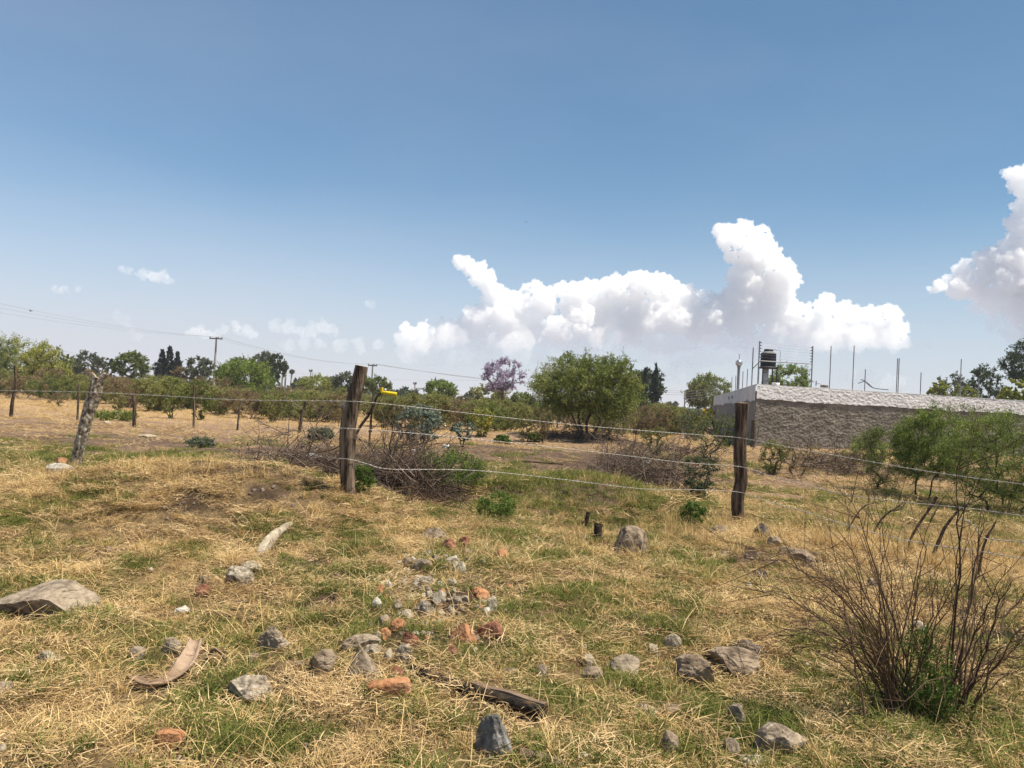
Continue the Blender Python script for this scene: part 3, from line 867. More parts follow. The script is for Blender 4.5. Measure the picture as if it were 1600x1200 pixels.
# barbed wires: left run, middle run, right run (closer to the camera)
Lp, Mp, Rp = np.array([at(128, 700, DL)[0], DL]), np.array([at(545, 700, DM)[0], DM]), np.array([at(1156, 740, DR)[0], DR])
off = 0.125
LL = Lp + (Lp - Mp) * 0.9
RR = np.array([4.62, 5.0])
def line_pt(px, py, A, B): return on_plane(px, py, A - np.array([0, off]), B - np.array([0, off]))
runs = [
    ([(line_pt(0, 610, LL, Lp)), line_pt(60, 611, LL, Lp), line_pt(131, 612.5, LL, Lp), line_pt(145, 613, Lp, Mp), line_pt(240, 617.5, Lp, Mp), line_pt(350, 624, Lp, Mp), line_pt(450, 626, Lp, Mp), line_pt(545, 627, Lp, Mp),
      line_pt(600, 631, Mp, Rp), line_pt(700, 642, Mp, Rp), line_pt(800, 653.5, Mp, Rp), line_pt(900, 664, Mp, Rp), line_pt(1000, 672.5, Mp, Rp), line_pt(1100, 680, Mp, Rp), line_pt(1155, 684, Mp, Rp),
      line_pt(1240, 700, Rp, RR), line_pt(1330, 716, Rp, RR), line_pt(1440, 735, Rp, RR), line_pt(1530, 748, Rp, RR), line_pt(1600, 757, Rp, RR), line_pt(1690, 770, Rp, RR)], 'top barbed wire strand strung between the three big posts'),
    ([line_pt(500, 668, Lp, Mp), line_pt(545, 669.5, Lp, Mp), line_pt(600, 673, Mp, Rp), line_pt(690, 681, Mp, Rp), line_pt(800, 692, Mp, Rp), line_pt(900, 703, Mp, Rp), line_pt(1000, 714.5, Mp, Rp), line_pt(1070, 723, Mp, Rp), line_pt(1155, 729, Mp, Rp),
      line_pt(1200, 742, Rp, RR), line_pt(1260, 758, Rp, RR), line_pt(1330, 774, Rp, RR), line_pt(1440, 787, Rp, RR), line_pt(1520, 795, Rp, RR), line_pt(1600, 806, Rp, RR), line_pt(1690, 815, Rp, RR)], 'middle barbed wire strand running behind the bare twig bush'),
    ([line_pt(510, 716, Lp, Mp), line_pt(545, 717.5, Lp, Mp), line_pt(575, 725, Mp, Rp), line_pt(610, 733, Mp, Rp), line_pt(740, 735, Mp, Rp), line_pt(870, 748, Mp, Rp), line_pt(1000, 763.5, Mp, Rp), line_pt(1080, 765, Mp, Rp), line_pt(1155, 769, Mp, Rp),
      line_pt(1200, 784, Rp, RR), line_pt(1260, 800, Rp, RR), line_pt(1359, 831, Rp, RR), line_pt(1450, 850, Rp, RR), line_pt(1534, 862, Rp, RR), line_pt(1600, 873, Rp, RR), line_pt(1690, 885, Rp, RR)], 'lowest barbed wire strand just above the straw'),
    ([at(1495, 811, 7.6), at(1515, 815, 7.4), at(1535, 838, 7.3), at(1552, 843, 7.1), at(1600, 847, 6.6), at(1680, 852, 6.0)], 'loose slack barbed wire drooping from the thin leaning sticks at right')]
for pts, lab in runs:
    P = spline(pts, len(pts) * 9)
    o0 = P[len(P) // 2].copy()
    root = thing('barbed_wire', o0, lab, 'barbed wire')
    Pq = P - o0
    acc = np.concatenate([[0], np.cumsum(np.linalg.norm(np.diff(Pq, axis=0), axis=1))])
    s_ = np.arange(0, acc[-1], 0.035)
    D = np.stack([np.interp(s_, acc, Pq[:, q]) for q in range(3)], 1)
    mb = MB()
    ph = s_ * 2 * math.pi / 0.11
    for sg in (0, math.pi):
        tube(mb, D + np.stack([np.zeros_like(ph), np.cos(ph + sg), np.sin(ph + sg)], 1) * 0.0023, 0.0022, 4)
    std_ = mb.build('strand', MAT['wire'], root)
    mb = MB()
    bs = np.arange(0.06, acc[-1], 0.125)
    C = np.stack([np.interp(bs, acc, Pq[:, q]) for q in range(3)], 1)
    rs = np.random.default_rng(3)
    for q in range(2):
        dr = norm(rs.normal(0, 1, C.shape)) * 0.020
        segs(mb, C - dr, C + dr, 0.0022, 0.0012)
    segs(mb, C - np.array([0.010, 0, 0]), C + np.array([0.010, 0, 0.0]), 0.0065, 0.0065)
    tag(mb.build('barbs', MAT['wire'], std_), kind='stuff')

e_ = line_pt(1690, 770, Rp, RR); e2_ = gz(e_[0], e_[1])
er_ = thing('fence_post', (e_[0] + 0.05, e_[1] + 0.02, e2_), 'next dark fence post just outside the right photo edge', 'fence post')
mb = MB(); tube(mb, spline([(0, 0, -0.25), (0.01, 0, 0.5), (-0.01, 0.01, 1.0), (0.02, 0, 1.55)], 50), 0.085, 26, rough=0.16, seed=44)
mb.build('shaft', MAT['post_dark'], er_)

# thin posts of the back fence
back_posts = [([(17, 650), (20, 625), (24, 600), (24, 571)], 3.2, 'crooked thin dark post at the far left of the back fence', 'post_dark'),
              ([(121, 655), (122, 632), (123, 600)], 2.3, 'thin post of the back fence just left of the leaning flaky post', 'post_brown'),
              ([(210, 668), (210, 645), (209, 615)], 3.6, 'dark stubby back fence post beside the small green patch', 'post_dark'),
              ([(303, 667), (303, 640), (303, 602)], 2.2, 'thin pale back fence post in front of two green bushes', 'post_brown'),
              ([(371, 668), (373, 650), (376, 626)], 2.3, 'thin back fence post midway between two others, slightly leaning', 'post_brown'),
              ([(468, 663), (472, 648), (478, 627)], 3.2, 'leaning dark back fence post left of the brush pile', 'post_dark'),
              ([(577, 700), (579, 660), (583, 618)], 2.0, 'thin crooked pole standing just behind the brush pile', 'twig_grey')]
for pxs, hw_, lab, mt_ in back_posts:
    g_ = ground(*pxs[0]); d_ = min(float(g_[1]), 30.0)
    pts = [at(a, b, d_) for a, b in pxs]; pts[0][2] = gz(pts[0][0], pts[0][1]) - 0.1
    mb = MB(); P = spline([p - g_ for p in pts], 20)
    tube(mb, P, np.linspace(hw_ * 0.85, hw_ * 0.6, len(P)) * d_ / F, 9, rough=0.3, seed=int(pxs[0][0]))
    tag(mb.build('thin_fence_post', MAT[mt_], loc=g_), lab, 'fence post', 'posts of the back fence')

# dead sticks leaning on the right-hand wires
sticks = [([(1412, 853), (1432, 825), (1452, 795), (1464, 776)], 9.2, [3.6, 3.8, 4.0, 4.2], 'thick dead stick leaning right with a blunt sawn end'),
          ([(1452, 877), (1466, 848), (1478, 822), (1500, 795), (1520, 784), (1550, 774)], 8.6, [5.0, 5.2, 4.6, 3.4, 2.2, 1.2], 'bent dead branch leaning right with a long thin tip'),
          ([(1356, 828), (1380, 808), (1405, 790), (1430, 766)], 10.0, [3.4, 2.8, 2.2, 1.2], 'slender forked dead branch leaning behind the twig bush'),
          ([(1527, 912), (1532, 875), (1540, 845), (1556, 815)], 7.9, [4.4, 4.2, 3.6, 2.2], 'short dark stake holding the slack wire at the right'),
          ([(1320, 800), (1345, 796), (1365, 786), (1385, 782)], 10.6, [2.2, 2.2, 1.8, 1.0], 'thin dead branch lying low behind the twig bush')]
for pxs, d_, rr, lab in sticks:
    pts = [at(a, b, d_) for a, b in pxs]; base = pts[0].copy(); base[2] = gz(base[0], base[1])
    pts[0][2] = min(pts[0][2], base[2]) - 0.03
    P = spline([p - base for p in pts], 26)
    mb = MB(); tube(mb, P, np.interp(np.linspace(0, 1, len(P)), np.linspace(0, 1, len(rr)), rr) * 0.52 * d_ / F, 10, rough=0.2, seed=int(d_ * 7))
    if 'forked' in lab:
        m_ = P[len(P) // 2]; tube(mb, [m_, m_ + (0.12, 0, 0.02), m_ + (0.22, 0.05, 0.13)], [0.012, 0.01, 0.005], 6)
    tag(mb.build('dead_branch', MAT['post_dark'], loc=base), lab, 'branch')

# ================================================================== STONES
def stonemat(name, a, b, c, sp=12):
    MAT[name] = M(name, [(0.1, a), (0.5, b), (0.95, c)], scale=sp, detail=9, bump=1.0, bscale=45, attr=0.0, bdist=0.012, contrast=(0.33, 0.67))
stonemat('stone_grey', (0.13, 0.10, 0.072), (0.26, 0.205, 0.148), (0.37, 0.30, 0.22))
stonemat('stone_blue', (0.08, 0.075, 0.068), (0.17, 0.16, 0.145), (0.30, 0.285, 0.26))
stonemat('stone_brown', (0.10, 0.072, 0.048), (0.22, 0.165, 0.115), (0.34, 0.265, 0.19))
stonemat('stone_pale', (0.210, 0.170, 0.118), (0.351, 0.295, 0.217), (0.467, 0.406, 0.302))
stonemat('stone_speckled', (0.063, 0.051, 0.039), (0.265, 0.221, 0.164), (0.436, 0.376, 0.289), sp=26)
stonemat('brick_orange', (0.246, 0.107, 0.049), (0.394, 0.189, 0.090), (0.492, 0.271, 0.156))
stonemat('brick_red', (0.107, 0.045, 0.029), (0.230, 0.098, 0.061), (0.328, 0.156, 0.098))
stonemat('stone_white', (0.30, 0.27, 0.22), (0.44, 0.40, 0.34), (0.58, 0.54, 0.47))
stonemat('stone_dark', (0.045, 0.035, 0.028), (0.10, 0.08, 0.065), (0.17, 0.14, 0.12))

_ico = {}
def ico(sub):
    if sub in _ico: return _ico[sub]
    import bmesh
    bm = bmesh.new(); bmesh.ops.create_icosphere(bm, subdivisions=sub, radius=1)
    V = np.array([v.co[:] for v in bm.verts]); Fc = np.array([[v.index for v in f.verts] for f in bm.faces])
    bm.free(); _ico[sub] = (V, Fc); return _ico[sub]

def rock_mesh(seed, size, cuts=9, sub=4, rough=0.05, planes=None, boxy=0.0):
    rs = np.random.default_rng(seed)
    V, Fc = ico(sub); V = V.copy()
    if boxy:
        V = V / (np.abs(V) ** (2 + boxy * 6)).sum(1, keepdims=True) ** (1 / (2 + boxy * 6)) * 0.9
    for k in range(cuts):
        n = norm(rs.normal(0, 1, 3)); dd_ = rs.uniform(0.55, 0.86)
        h_ = V @ n - dd_; V = V - np.clip(h_, 0, None)[:, None] * n * 0.94
    for n, dd_ in (planes or []):
        n = norm(n); h_ = V @ n - dd_; V = V - np.clip(h_, 0, None)[:, None] * n * 0.97
    q_ = V + seed % 97
    V = V * (1 + rough * fbm(q_[:, 0] * 2.2, q_[:, 1] * 2.2, q_[:, 2] * 2.2, seed, 3)[:, None] * 2)
    if sub > 2:
        V = V * (1 - 0.05 * np.clip(0.12 - np.abs(fbm(q_[:, 0] * 1.7, q_[:, 1] * 1.7, q_[:, 2] * 3.2, seed + 3, 3)), 0, 1)[:, None] * 8)
        V = V * (1 + 0.035 * fbm(q_[:, 0] * 9, q_[:, 1] * 9, q_[:, 2] * 9, seed + 1, 3)[:, None])
    V = V / np.array([np.ptp(V[:, q]) for q in range(3)]) * np.asarray(size)
    return MB().add(V, Fc)

FOOT = []
LANDM = []
def short(label):
    out_ = []
    for w_ in label.split():
        if w_ in ('in', 'below', 'above', 'left', 'right', 'beside', 'under', 'at', 'on', 'topping', 'touching', 'lying', 'seen', 'behind', 'between', 'half', 'with', 'cut', 'up', 'tilted', 'and', 'from', 'nearest', 'of', 'just', 'first', 'fragment') and out_: break
        out_.append(w_)
    return ' '.join(out_)
USED = {}
def place_label(kind, px, py):
    """kind of pebble + where it lies from the nearest bigger stones"""
    c = sorted(LANDM, key=lambda q: (q[0] - px) ** 2 + ((q[1] - py) * 1.6) ** 2)[:5]
    for q in c:
        dx, dy = px - q[0], py - q[1]
        way = ('right of' if dx > 0 else 'left of') if abs(dx) > 1.6 * abs(dy) else ('below' if dy > 0 else 'above')
        if min(abs(dx), abs(dy)) > 0.45 * max(abs(dx), abs(dy)): way = ('lower' if dy > 0 else 'upper') + (' right of' if dx > 0 else ' left of')
        lab = '%s %s the %s' % (kind, way, q[2])
        if lab not in USED and len(lab.split()) <= 16:
            USED[lab] = 1; return lab
    for q in c[1:]:
        lab = '%s between the %s and the %s' % (kind, c[0][2], q[2])
        if lab not in USED and len(lab.split()) <= 16:
            USED[lab] = 1; return lab
    return '%s near the %s' % (kind, c[0][2])
def stone(px, py, w_, h_, matn, label, cuts=9, group=None, cat='stone', name='stone', tilt=0.0, sink=0.36, depth=0.9, planes=None, rough=0.05, boxy=0.0, rz=None, sub=4, seed=None):
    g_ = ground(px, py - h_ * 0.35); sc_ = g_[1] / F
    if name != 'pebble': LANDM.append((px, py, short(label)))
    else: label = place_label(label, px, py)
    seed = seed or int(px * 13 + py * 7)
    rs = random.Random(seed)
    if name == 'pebble': sink, h_ = 0.28, h_ * 1.05
    sz = (w_ * sc_ * 1.03, w_ * sc_ * depth, h_ * sc_ * 1.6)
    o = rock_mesh(seed, sz, cuts, sub, rough, planes, boxy).build(name, MAT[matn], smooth=sub < 4)
    o.location = (g_[0], g_[1], g_[2] + sz[2] * (0.5 - sink))
    o.rotation_euler = (rs.uniform(-0.15, 0.15), tilt, rs.uniform(-0.5, 0.5) if rz is None else rz)
    FOOT.append((g_[0], g_[1] - sz[1] * 0.1, max(sz[0], sz[1]) * 0.42))
    return tag(o, label, cat, group)

stone(72, 972, 148, 46, 'stone_grey', 'big flat sloping grey boulder at the left edge', cuts=4, name='boulder', cat='boulder', depth=0.75, sub=6,
      planes=[((-0.42, -0.25, 0.85), 0.34), ((0.75, -0.25, 0.6), 0.6), ((-0.2, -0.9, -0.35), 0.5), ((0.1, -0.3, 1), 0.5)], rough=0.05, rz=0.05, sink=0.25)
SL = [
 (75, 1041, 36, 20, 'stone_pale', 'pale lump of stone below the big boulder'),
 (215, 1031, 24, 15, 'stone_grey', 'small grey stone up left of the curved bark'),
 (271, 1023, 28, 20, 'stone_grey', 'small rough grey stone just above the curved bark'),
 (393, 1100, 74, 32, 'stone_speckled', 'speckled pale rock right of the curved bark'),
 (427, 1022, 46, 32, 'stone_grey', 'pointed grey rock up right of the curved bark'),
 (396, 1037, 18, 14, 'stone_brown', 'little brown stone below the pointed grey rock'),
 (505, 1055, 42, 28, 'stone_brown', 'dark crumbly stone left of the triangular slab'),
 (582, 1034, 26, 20, 'stone_pale', 'peach white stone above the triangular slab'),
 (633, 1044, 32, 28, 'stone_speckled', 'white pitted stone at the upper end of the charred beam'),
 (607, 1038, 18, 18, 'stone_pale', 'small cream stone beside the white pitted stone'),
 (622, 993, 27, 21, 'brick_orange', 'round orange brick lump in the rubble'),
 (640, 1014, 26, 20, 'brick_red', 'reddish broken brick below the round orange lump'),
 (601, 1001, 18, 14, 'brick_orange', 'small peach brick chip left of the round orange lump'),
 (622, 1062, 22, 14, 'brick_red', 'small dull red stone under the charred beam end'),
 (704, 1030, 20, 16, 'brick_red', 'small dark red brick piece under the pointed orange brick'),
 (774, 1196, 62, 60, 'stone_blue', 'large blue grey cracked rock at the bottom edge'),
 (281, 1196, 14, 11, 'stone_pale', 'tiny pale stone under the orange brick at bottom left'),
 (797, 1060, 22, 15, 'stone_brown', 'small brown stone above the charred beam'),
 (847, 1066, 20, 18, 'stone_grey', 'small upright grey stone right above the charred beam'),
 (917, 1042, 22, 14, 'stone_pale', 'small pale stone left of the twin grey rocks'),
 (925, 1063, 32, 16, 'stone_brown', 'low flat brown stone left of the grey humped rock'),
 (976, 1060, 50, 26, 'stone_grey', 'grey humped rock in the middle of the lower grass'),
 (1021, 1029, 18, 18, 'stone_pale', 'small pale upright stone left of the egg shaped one'),
 (1050, 1020, 28, 24, 'stone_pale', 'pale egg shaped stone above the folded brown rock'),
 (1083, 1082, 62, 44, 'stone_brown', 'folded brown rock in the lower right grass'),
 (1150, 1054, 84, 28, 'stone_brown', 'long flat dark slab of rock above the folded brown rock'),
 (1168, 1028, 50, 20, 'stone_dark', 'dark rock lying behind the long flat slab'),
 (1008, 1126, 44, 20, 'stone_grey', 'smooth grey rounded stone half buried'),
 (1046, 1122, 36, 18, 'stone_brown', 'brown stone right of the smooth grey rounded one'),
 (1151, 1143, 26, 32, 'stone_grey', 'upright grey stone below the long flat slab'),
 (1222, 1190, 80, 42, 'stone_grey', 'large smooth grey rock left of the twig bush base'),
 (1141, 1188, 28, 24, 'stone_grey', 'oval grey stone at the bottom beside the pale slab'),
 (1178, 1203, 52, 18, 'stone_pale', 'pale flat stone cut by the bottom edge'),
 (1046, 1180, 28, 26, 'stone_brown', 'small brown stone in grass near the bottom middle'),
 (2, 1092, 36, 20, 'stone_grey', 'grey stone cut off by the left edge'),
 (1125, 843, 32, 16, 'stone_brown', 'brown stone left of the right fence post foot'),
 (1190, 842, 26, 18, 'stone_dark', 'dark block of stone right of the right fence post foot'),
 (1228, 872, 32, 14, 'stone_brown', 'first of the flat stones on the little ridge by the right post'),
 (1252, 880, 44, 16, 'stone_brown', 'widest flat stone on the little ridge by the right post'),
 (1210, 857, 22, 14, 'stone_grey', 'grey stone nearest the dark block on the little ridge'),
 (1190, 912, 24, 16, 'stone_dark', 'small dark stone below the little ridge'),
 (657, 904, 34, 26, 'stone_grey', 'grey block topping the rubble scatter'),
 (636, 893, 18, 16, 'stone_brown', 'brown stone touching the grey block of the rubble'),
 (706, 884, 20, 12, 'stone_white', 'small white chip right of the grey block'),
 (646, 880, 9, 8, 'stone_white', 'tiny white chip on the grey block'),
 (702, 863, 22, 16, 'brick_red', 'dark red brick half buried above the rubble'),
 (726, 860, 18, 16, 'brick_red', 'rounded red brick right of the half buried dark one'),
 (676, 850, 44, 18, 'stone_brown', 'brown clod of stone above the red bricks'),
 (318, 934, 24, 15, 'brick_red', 'dull red stone in the grass right of the big boulder'),
 (318, 918, 18, 14, 'stone_brown', 'brown stone above the dull red one'),
 (1437, 995, 22, 18, 'stone_pale', 'pale stone seen through the twig bush'),
 (1430, 985, 14, 9, 'stone_grey', 'grey pebble behind the pale stone in the twig bush'),
 (1365, 925, 20, 16, 'stone_grey', 'grey stone behind the stems of the twig bush'),
 (1285, 1058, 14, 12, 'stone_pale', 'pale pebble at the left foot of the twig bush'),
 (230, 686, 26, 6, 'stone_pale', 'pale flat stone in the far left field'),
 (168, 663, 12, 4, 'stone_white', 'white chip beyond the leaning flaky post'),
 (783, 882, 26, 18, 'brick_orange', 'faded orange clod at the right of the rubble'),
 (752, 942, 24, 16, 'brick_orange', 'orange crumbly lump right of the pink stones'),
 (768, 960, 16, 22, 'stone_pale', 'pale upright chip below the orange crumbly lump'),
 (685, 950, 24, 20, 'stone_pale', 'pinkish round stone in the middle of the rubble'),
 (662, 966, 26, 20, 'stone_speckled', 'dark and white mottled stone in the rubble'),
 (636, 970, 20, 14, 'stone_pale', 'cream stone left of the mottled one'),
 (640, 948, 22, 14, 'stone_pale', 'pale flat stone above the mottled one'),
 (598, 982, 24, 16, 'stone_grey', 'flat grey chip left of the round orange lump'),
 (588, 950, 16, 12, 'stone_white', 'white dark edged chip at the left of the rubble'),
 (592, 934, 16, 16, 'brick_orange', 'orange brick chip at the upper left of the rubble'),
 (665, 924, 24, 18, 'stone_speckled', 'mottled stone below the grey block'),
 (708, 918, 13, 10, 'stone_pale', 'shiny cream pebble in the upper rubble'),
 (720, 900, 18, 16, 'stone_pale', 'cream stone right of the white chip'),
]
for a in SL:
    stone(*a, cuts=11 if 'rounded' in a[5] or 'egg' in a[5] or 'smooth' in a[5] else 8, sub=5 if a[2] > 38 else 4, rough=0.08)
stone(564, 1080, 72, 58, 'stone_grey', 'dark triangular slab of rock with orange streaks', cuts=2, depth=0.7, planes=[((-0.9, 0, 0.42), 0.32), ((0.85, 0, 0.52), 0.30), ((0, -0.9, 0.45), 0.35), ((0, 0.9, 0.3), 0.4)], rz=0.1, rough=0.03)
stone(565, 1016, 62, 18, 'stone_grey', 'long low grey stone above the triangular slab', cuts=5, rz=0.5, depth=0.35)
stone(727, 1020, 44, 32, 'brick_orange', 'pointed orange brick fragment in the burnt patch', cuts=3, planes=[((0.8, -0.2, 0.55), 0.35), ((-0.7, -0.3, 0.5), 0.5), ((0, -1, 0.25), 0.35)], rz=0.1, rough=0.02)
stone(767, 1004, 36, 22, 'brick_red', 'dark red brick tilted beside the pointed orange one', cuts=3, boxy=0.6, tilt=-0.45, depth=0.5, rough=0.02)
stone(607, 1098, 66, 20, 'brick_orange', 'thin curved orange roof tile shard', cuts=2, boxy=0.5, tilt=-0.16, depth=0.35, rz=0.1, rough=0.02, sink=0.1)
stone(266, 1167, 46, 18, 'brick_orange', 'orange brick fragment at the bottom left', cuts=2, boxy=0.7, depth=0.6, tilt=-0.06, rough=0.02)
stone(986, 882, 62, 40, 'stone_brown', 'lichen spotted boulder on the right slope', cuts=6, depth=0.8, tilt=-0.35, name='boulder', cat='boulder', rough=0.1)
ga_, gb_ = ground(402, 868), ground(460, 816)
mb = MB(); P = spline([ga_ - ga_ - (0, 0, 0.02), (gb_ - ga_) * 0.35 + (0, 0, 0.04), (gb_ - ga_) * 0.7 + (0, 0, 0.035), gb_ - ga_ - (0, 0, 0.01)], 40)
tube(mb, P, np.interp(np.linspace(0, 1, len(P)), [0, 0.15, 0.5, 0.8, 1], [0.035, 0.058, 0.04, 0.036, 0.02]), 16, rough=0.35, seed=31)
tag(mb.build('broken_slab', MAT['stone_pale'], loc=ga_), 'long pale broken sliver of concrete lying on the left slope', 'slab')
stone(374, 918, 42, 26, 'stone_speckled', 'dark rock with pale top at the end of a line of rubble', cuts=6)
stone(392, 896, 34, 14, 'stone_pale', 'pale stone in the line of rubble on the left slope', cuts=6)
stone(92, 746, 46, 17, 'stone_white', 'crumpled white slab at the foot of the leaning flaky post', cuts=5, depth=0.6, rough=0.12)
stone(94, 732, 22, 9, 'brick_orange', 'orange brick lying on the crumpled white slab', cuts=2, boxy=0.6, depth=0.5, sink=0.0)
stone(284, 963, 24, 12, 'stone_white', 'shred of white plaster in the left grass', cuts=5, rough=0.15)
# small rubble
rs = np.random.default_rng(5)
rub = {'stone_pale': 'small cream pebble', 'stone_grey': 'small grey pebble', 'stone_speckled': 'small mottled pebble', 'brick_orange': 'small orange brick crumb', 'stone_white': 'small white chip'}
kinds = list(rub)
for k in range(125):
    px, py = rs.normal(668, 46), rs.normal(930, 38)
    if not (560 < px < 800 and 850 < py < 1020): continue
    mt_ = kinds[rs.choice(5, p=[0.42, 0.22, 0.18, 0.10, 0.08])]
    s_ = rs.uniform(6, 14)
    stone(px, py, s_, s_ * rs.uniform(0.55, 0.85), mt_, rub[mt_], sub=4, cuts=8, rough=0.09, group='small rubble scattered down the slope', name='pebble', cat='pebble', seed=int(k + 900))
for k in range(90):
    px, py = rs.uniform(0, 1600), rs.uniform(860, 1190)
    mt_ = ['stone_pale', 'stone_grey', 'stone_brown'][rs.choice(3)]
    s_ = rs.uniform(5, 12) * (py / 1000)
    stone(px, py, s_, s_ * rs.uniform(0.5, 0.8), mt_, {'stone_pale': 'loose pale pebble', 'stone_grey': 'loose grey pebble', 'stone_brown': 'loose brown pebble'}[mt_], sub=2, cuts=6,
          group='loose pebbles in the foreground grass', name='pebble', cat='pebble', seed=int(k + 1200))

# ------------------------------------------------------------------ wood on the ground
MAT['char'] = M('charred_wood', [(0, (0.008, 0.007, 0.006)), (0.6, (0.03, 0.022, 0.016)), (1, (0.12, 0.07, 0.035))], scale=10, detail=8, bump=1.0, bscale=20, stretch=(0.4, 2, 2), bdist=0.02)
MAT['old_wood_lit_top'] = M('weathered_wood_lit_top', [(0, (0.10, 0.065, 0.045)), (1, (0.27, 0.19, 0.13))], scale=8, stretch=(0.5, 4, 4), bump=0.4)  # weathered wood; on the beam its lighter tone paints the sunlit top
MAT['bark_shell'] = M('curled_bark', [(0, (0.12, 0.075, 0.05)), (0.5, (0.27, 0.185, 0.125)), (1, (0.42, 0.31, 0.22))], scale=7, bump=0.5, bscale=25)
A, B = ground(632, 1046), ground(848, 1128)
ctr = (A + B) / 2
bm_ = thing('charred_beam', ctr, 'charred black wooden beam lying diagonally in the grass', 'beam')
P = spline([A - ctr + (0, 0, 0.015), A * 0.6 + B * 0.4 - ctr + (0, 0, 0.02), A * 0.38 + B * 0.62 - ctr + (0, 0, 0.03), B - ctr + (0, 0, 0.05)], 60)
mb = MB(); tube(mb, P, np.interp(np.linspace(0, 1, len(P)), [0, 0.35, 0.5, 0.6, 1], [0.026, 0.03, 0.032, 0.037, 0.038]), 10, rough=0.3, seed=2); mb.build('beam', MAT['char'], bm_)
a, b = P[int(len(P) * 0.5)], P[-1]
dr = norm(b - a); sd_ = norm(np.cross(dr, [0, 0, 1]))
mb = MB(); V = []
nb = 24
for q in range(nb):
    t = q / (nb - 1); c_ = a * (1 - t) + b * t + np.array([0, 0, 0.028 - 0.004 * math.sin(t * 9)]) - sd_ * 0.018
    wv = 0.017 + 0.004 * float(vnoise(t * 8, 0, 0, 3))
    V += [c_ - sd_ * wv, c_ + sd_ * wv, c_ + sd_ * wv + (0, 0, 0.012), c_ - sd_ * wv + (0, 0, 0.012)]
fc = []
for q in range(nb - 1):
    for e in range(4): fc.append([q * 4 + e, q * 4 + (e + 1) % 4, q * 4 + 4 + (e + 1) % 4, q * 4 + 4 + e])
fc += [[0, 3, 2, 1], [nb * 4 - 4, nb * 4 - 3, nb * 4 - 2, nb * 4 - 1]]
mb.add(V, fc); mb.build('lit_top_strip', MAT['old_wood_lit_top'], bm_, smooth=False)  # sunlit top face of the beam, put in as a lighter brown strip
FOOT += [(*(A * (1 - t) + B * t)[:2], 0.10) for t in np.linspace(0, 1, 12)]

# curled bark piece
pp = [ground(203, 1072), ground(235, 1078), ground(268, 1070), ground(290, 1056), ground(303, 1046)]
ctr = pp[2].copy()
zz = [0.05, 0.03, 0.035, 0.07, 0.16]; hw2 = [0.014, 0.026, 0.034, 0.05, 0.03]
spn = spline([p - ctr + (0, 0, z) for p, z in zip(pp, zz)], 40)
hs = np.interp(np.linspace(0, 1, len(spn)), np.linspace(0, 1, 5), hw2)
mb = MB(); V = []
for q, (p, hh_) in enumerate(zip(spn, hs)):
    t = norm(spn[min(q + 1, len(spn) - 1)] - spn[max(q - 1, 0)]); s_ = norm(np.cross(t, [0, 0, 1]))
    for k in range(9):
        a = (k / 8 - 0.5) * 2.2
        V.append(p + s_ * math.sin(a) * hh_ + np.array([0, 0, 1]) * (1 - math.cos(a)) * hh_ * 1.1)
nb = len(spn)
fc = [[q * 9 + k, q * 9 + k + 1, q * 9 + 10 + k, q * 9 + 9 + k] for q in range(nb - 1) for k in range(8)]
mb.add(V, fc); o = mb.build('curled_bark', MAT['bark_shell'], loc=ctr)
so_ = o.modifiers.new('thick', 'SOLIDIFY'); so_.thickness = 0.012
tag(o, 'curled pinkish brown piece of bark lying in the left grass', 'bark')
FOOT += [(p[0], p[1], 0.10) for p in pp]
# dry root arching beside it
g0, g1 = ground(318, 1040), ground(356, 1040)
mb = MB(); tube(mb, spline([g0 - g0, (g0 + g1) / 2 - g0 + (-0.02, 0, 0.09), (g0 * 0.3 + g1 * 0.7) - g0 + (0, 0, 0.07), g1 - g0], 20), 0.009, 7, rough=0.3)
tag(mb.build('dry_root', MAT['twig_grey'], loc=g0), 'grey dry root arching out of the grass beside the curled bark', 'root')
# pale log stub at the bottom
g0, g1 = ground(812, 1184), ground(878, 1200)
mb = MB(); tube(mb, spline([g0 - g0 + (0, 0, 0.02), (g1 - g0) * 0.5 + (0, 0, 0.025), g1 - g0 + (0, 0, 0.01)], 24), 0.022, 12, rough=0.25, seed=8)
tag(mb.build('wood_stub', MAT['old_wood_lit_top'], loc=g0), 'short stub of weathered wood right of the blue grey rock', 'stick')
# two charred stakes on the slope
for (a, b, r_, lab) in (((914, 826), (919, 800), 3.2, 'thin charred stake on the slope, taller of the pair'), ((932, 844), (935, 818), 6.2, 'short thick charred stump on the slope')):
    g_ = ground(*a); t = at(*b, g_[1])
    mb = MB(); P = spline([g_ - g_ - (0, 0, 0.1), (t - g_) * 0.5, t - g_], 16); tube(mb, P, r_ * g_[1] / F, 12, rough=0.3, seed=int(a[0]))
    tag(mb.build('charred_stake', MAT['char'], loc=g_), lab, 'stake')
# white litter
MAT['plastic_white'] = M('white_plastic', [(0, (0.62, 0.61, 0.58)), (1, (0.8, 0.79, 0.77))], scale=8, rough=0.6)
for (px, py, w_, h_, lab) in ((490, 718, 30, 12, 'crumpled white plastic bag in the left of the brush pile'), (697, 700, 10, 7, 'white scrap of plastic beside the silvery plant'),
                              (645, 707, 9, 7, 'white scrap near the foot of the silvery plant'), (675, 762, 6, 9, 'small white scrap caught in the brush pile'), (1010, 724, 16, 6, 'pale scrap lying on the dark brush at centre right')):
    g_ = ground(px, py); s_ = g_[1] / F
    o = rock_mesh(px, (w_ * s_, w_ * s_ * 0.6, h_ * s_), 4, 3, 0.35).build('plastic_scrap', MAT['plastic_white']); o.location = g_ + np.array([0, 0, h_ * s_ * 0.3])
    tag(o, lab, 'litter')

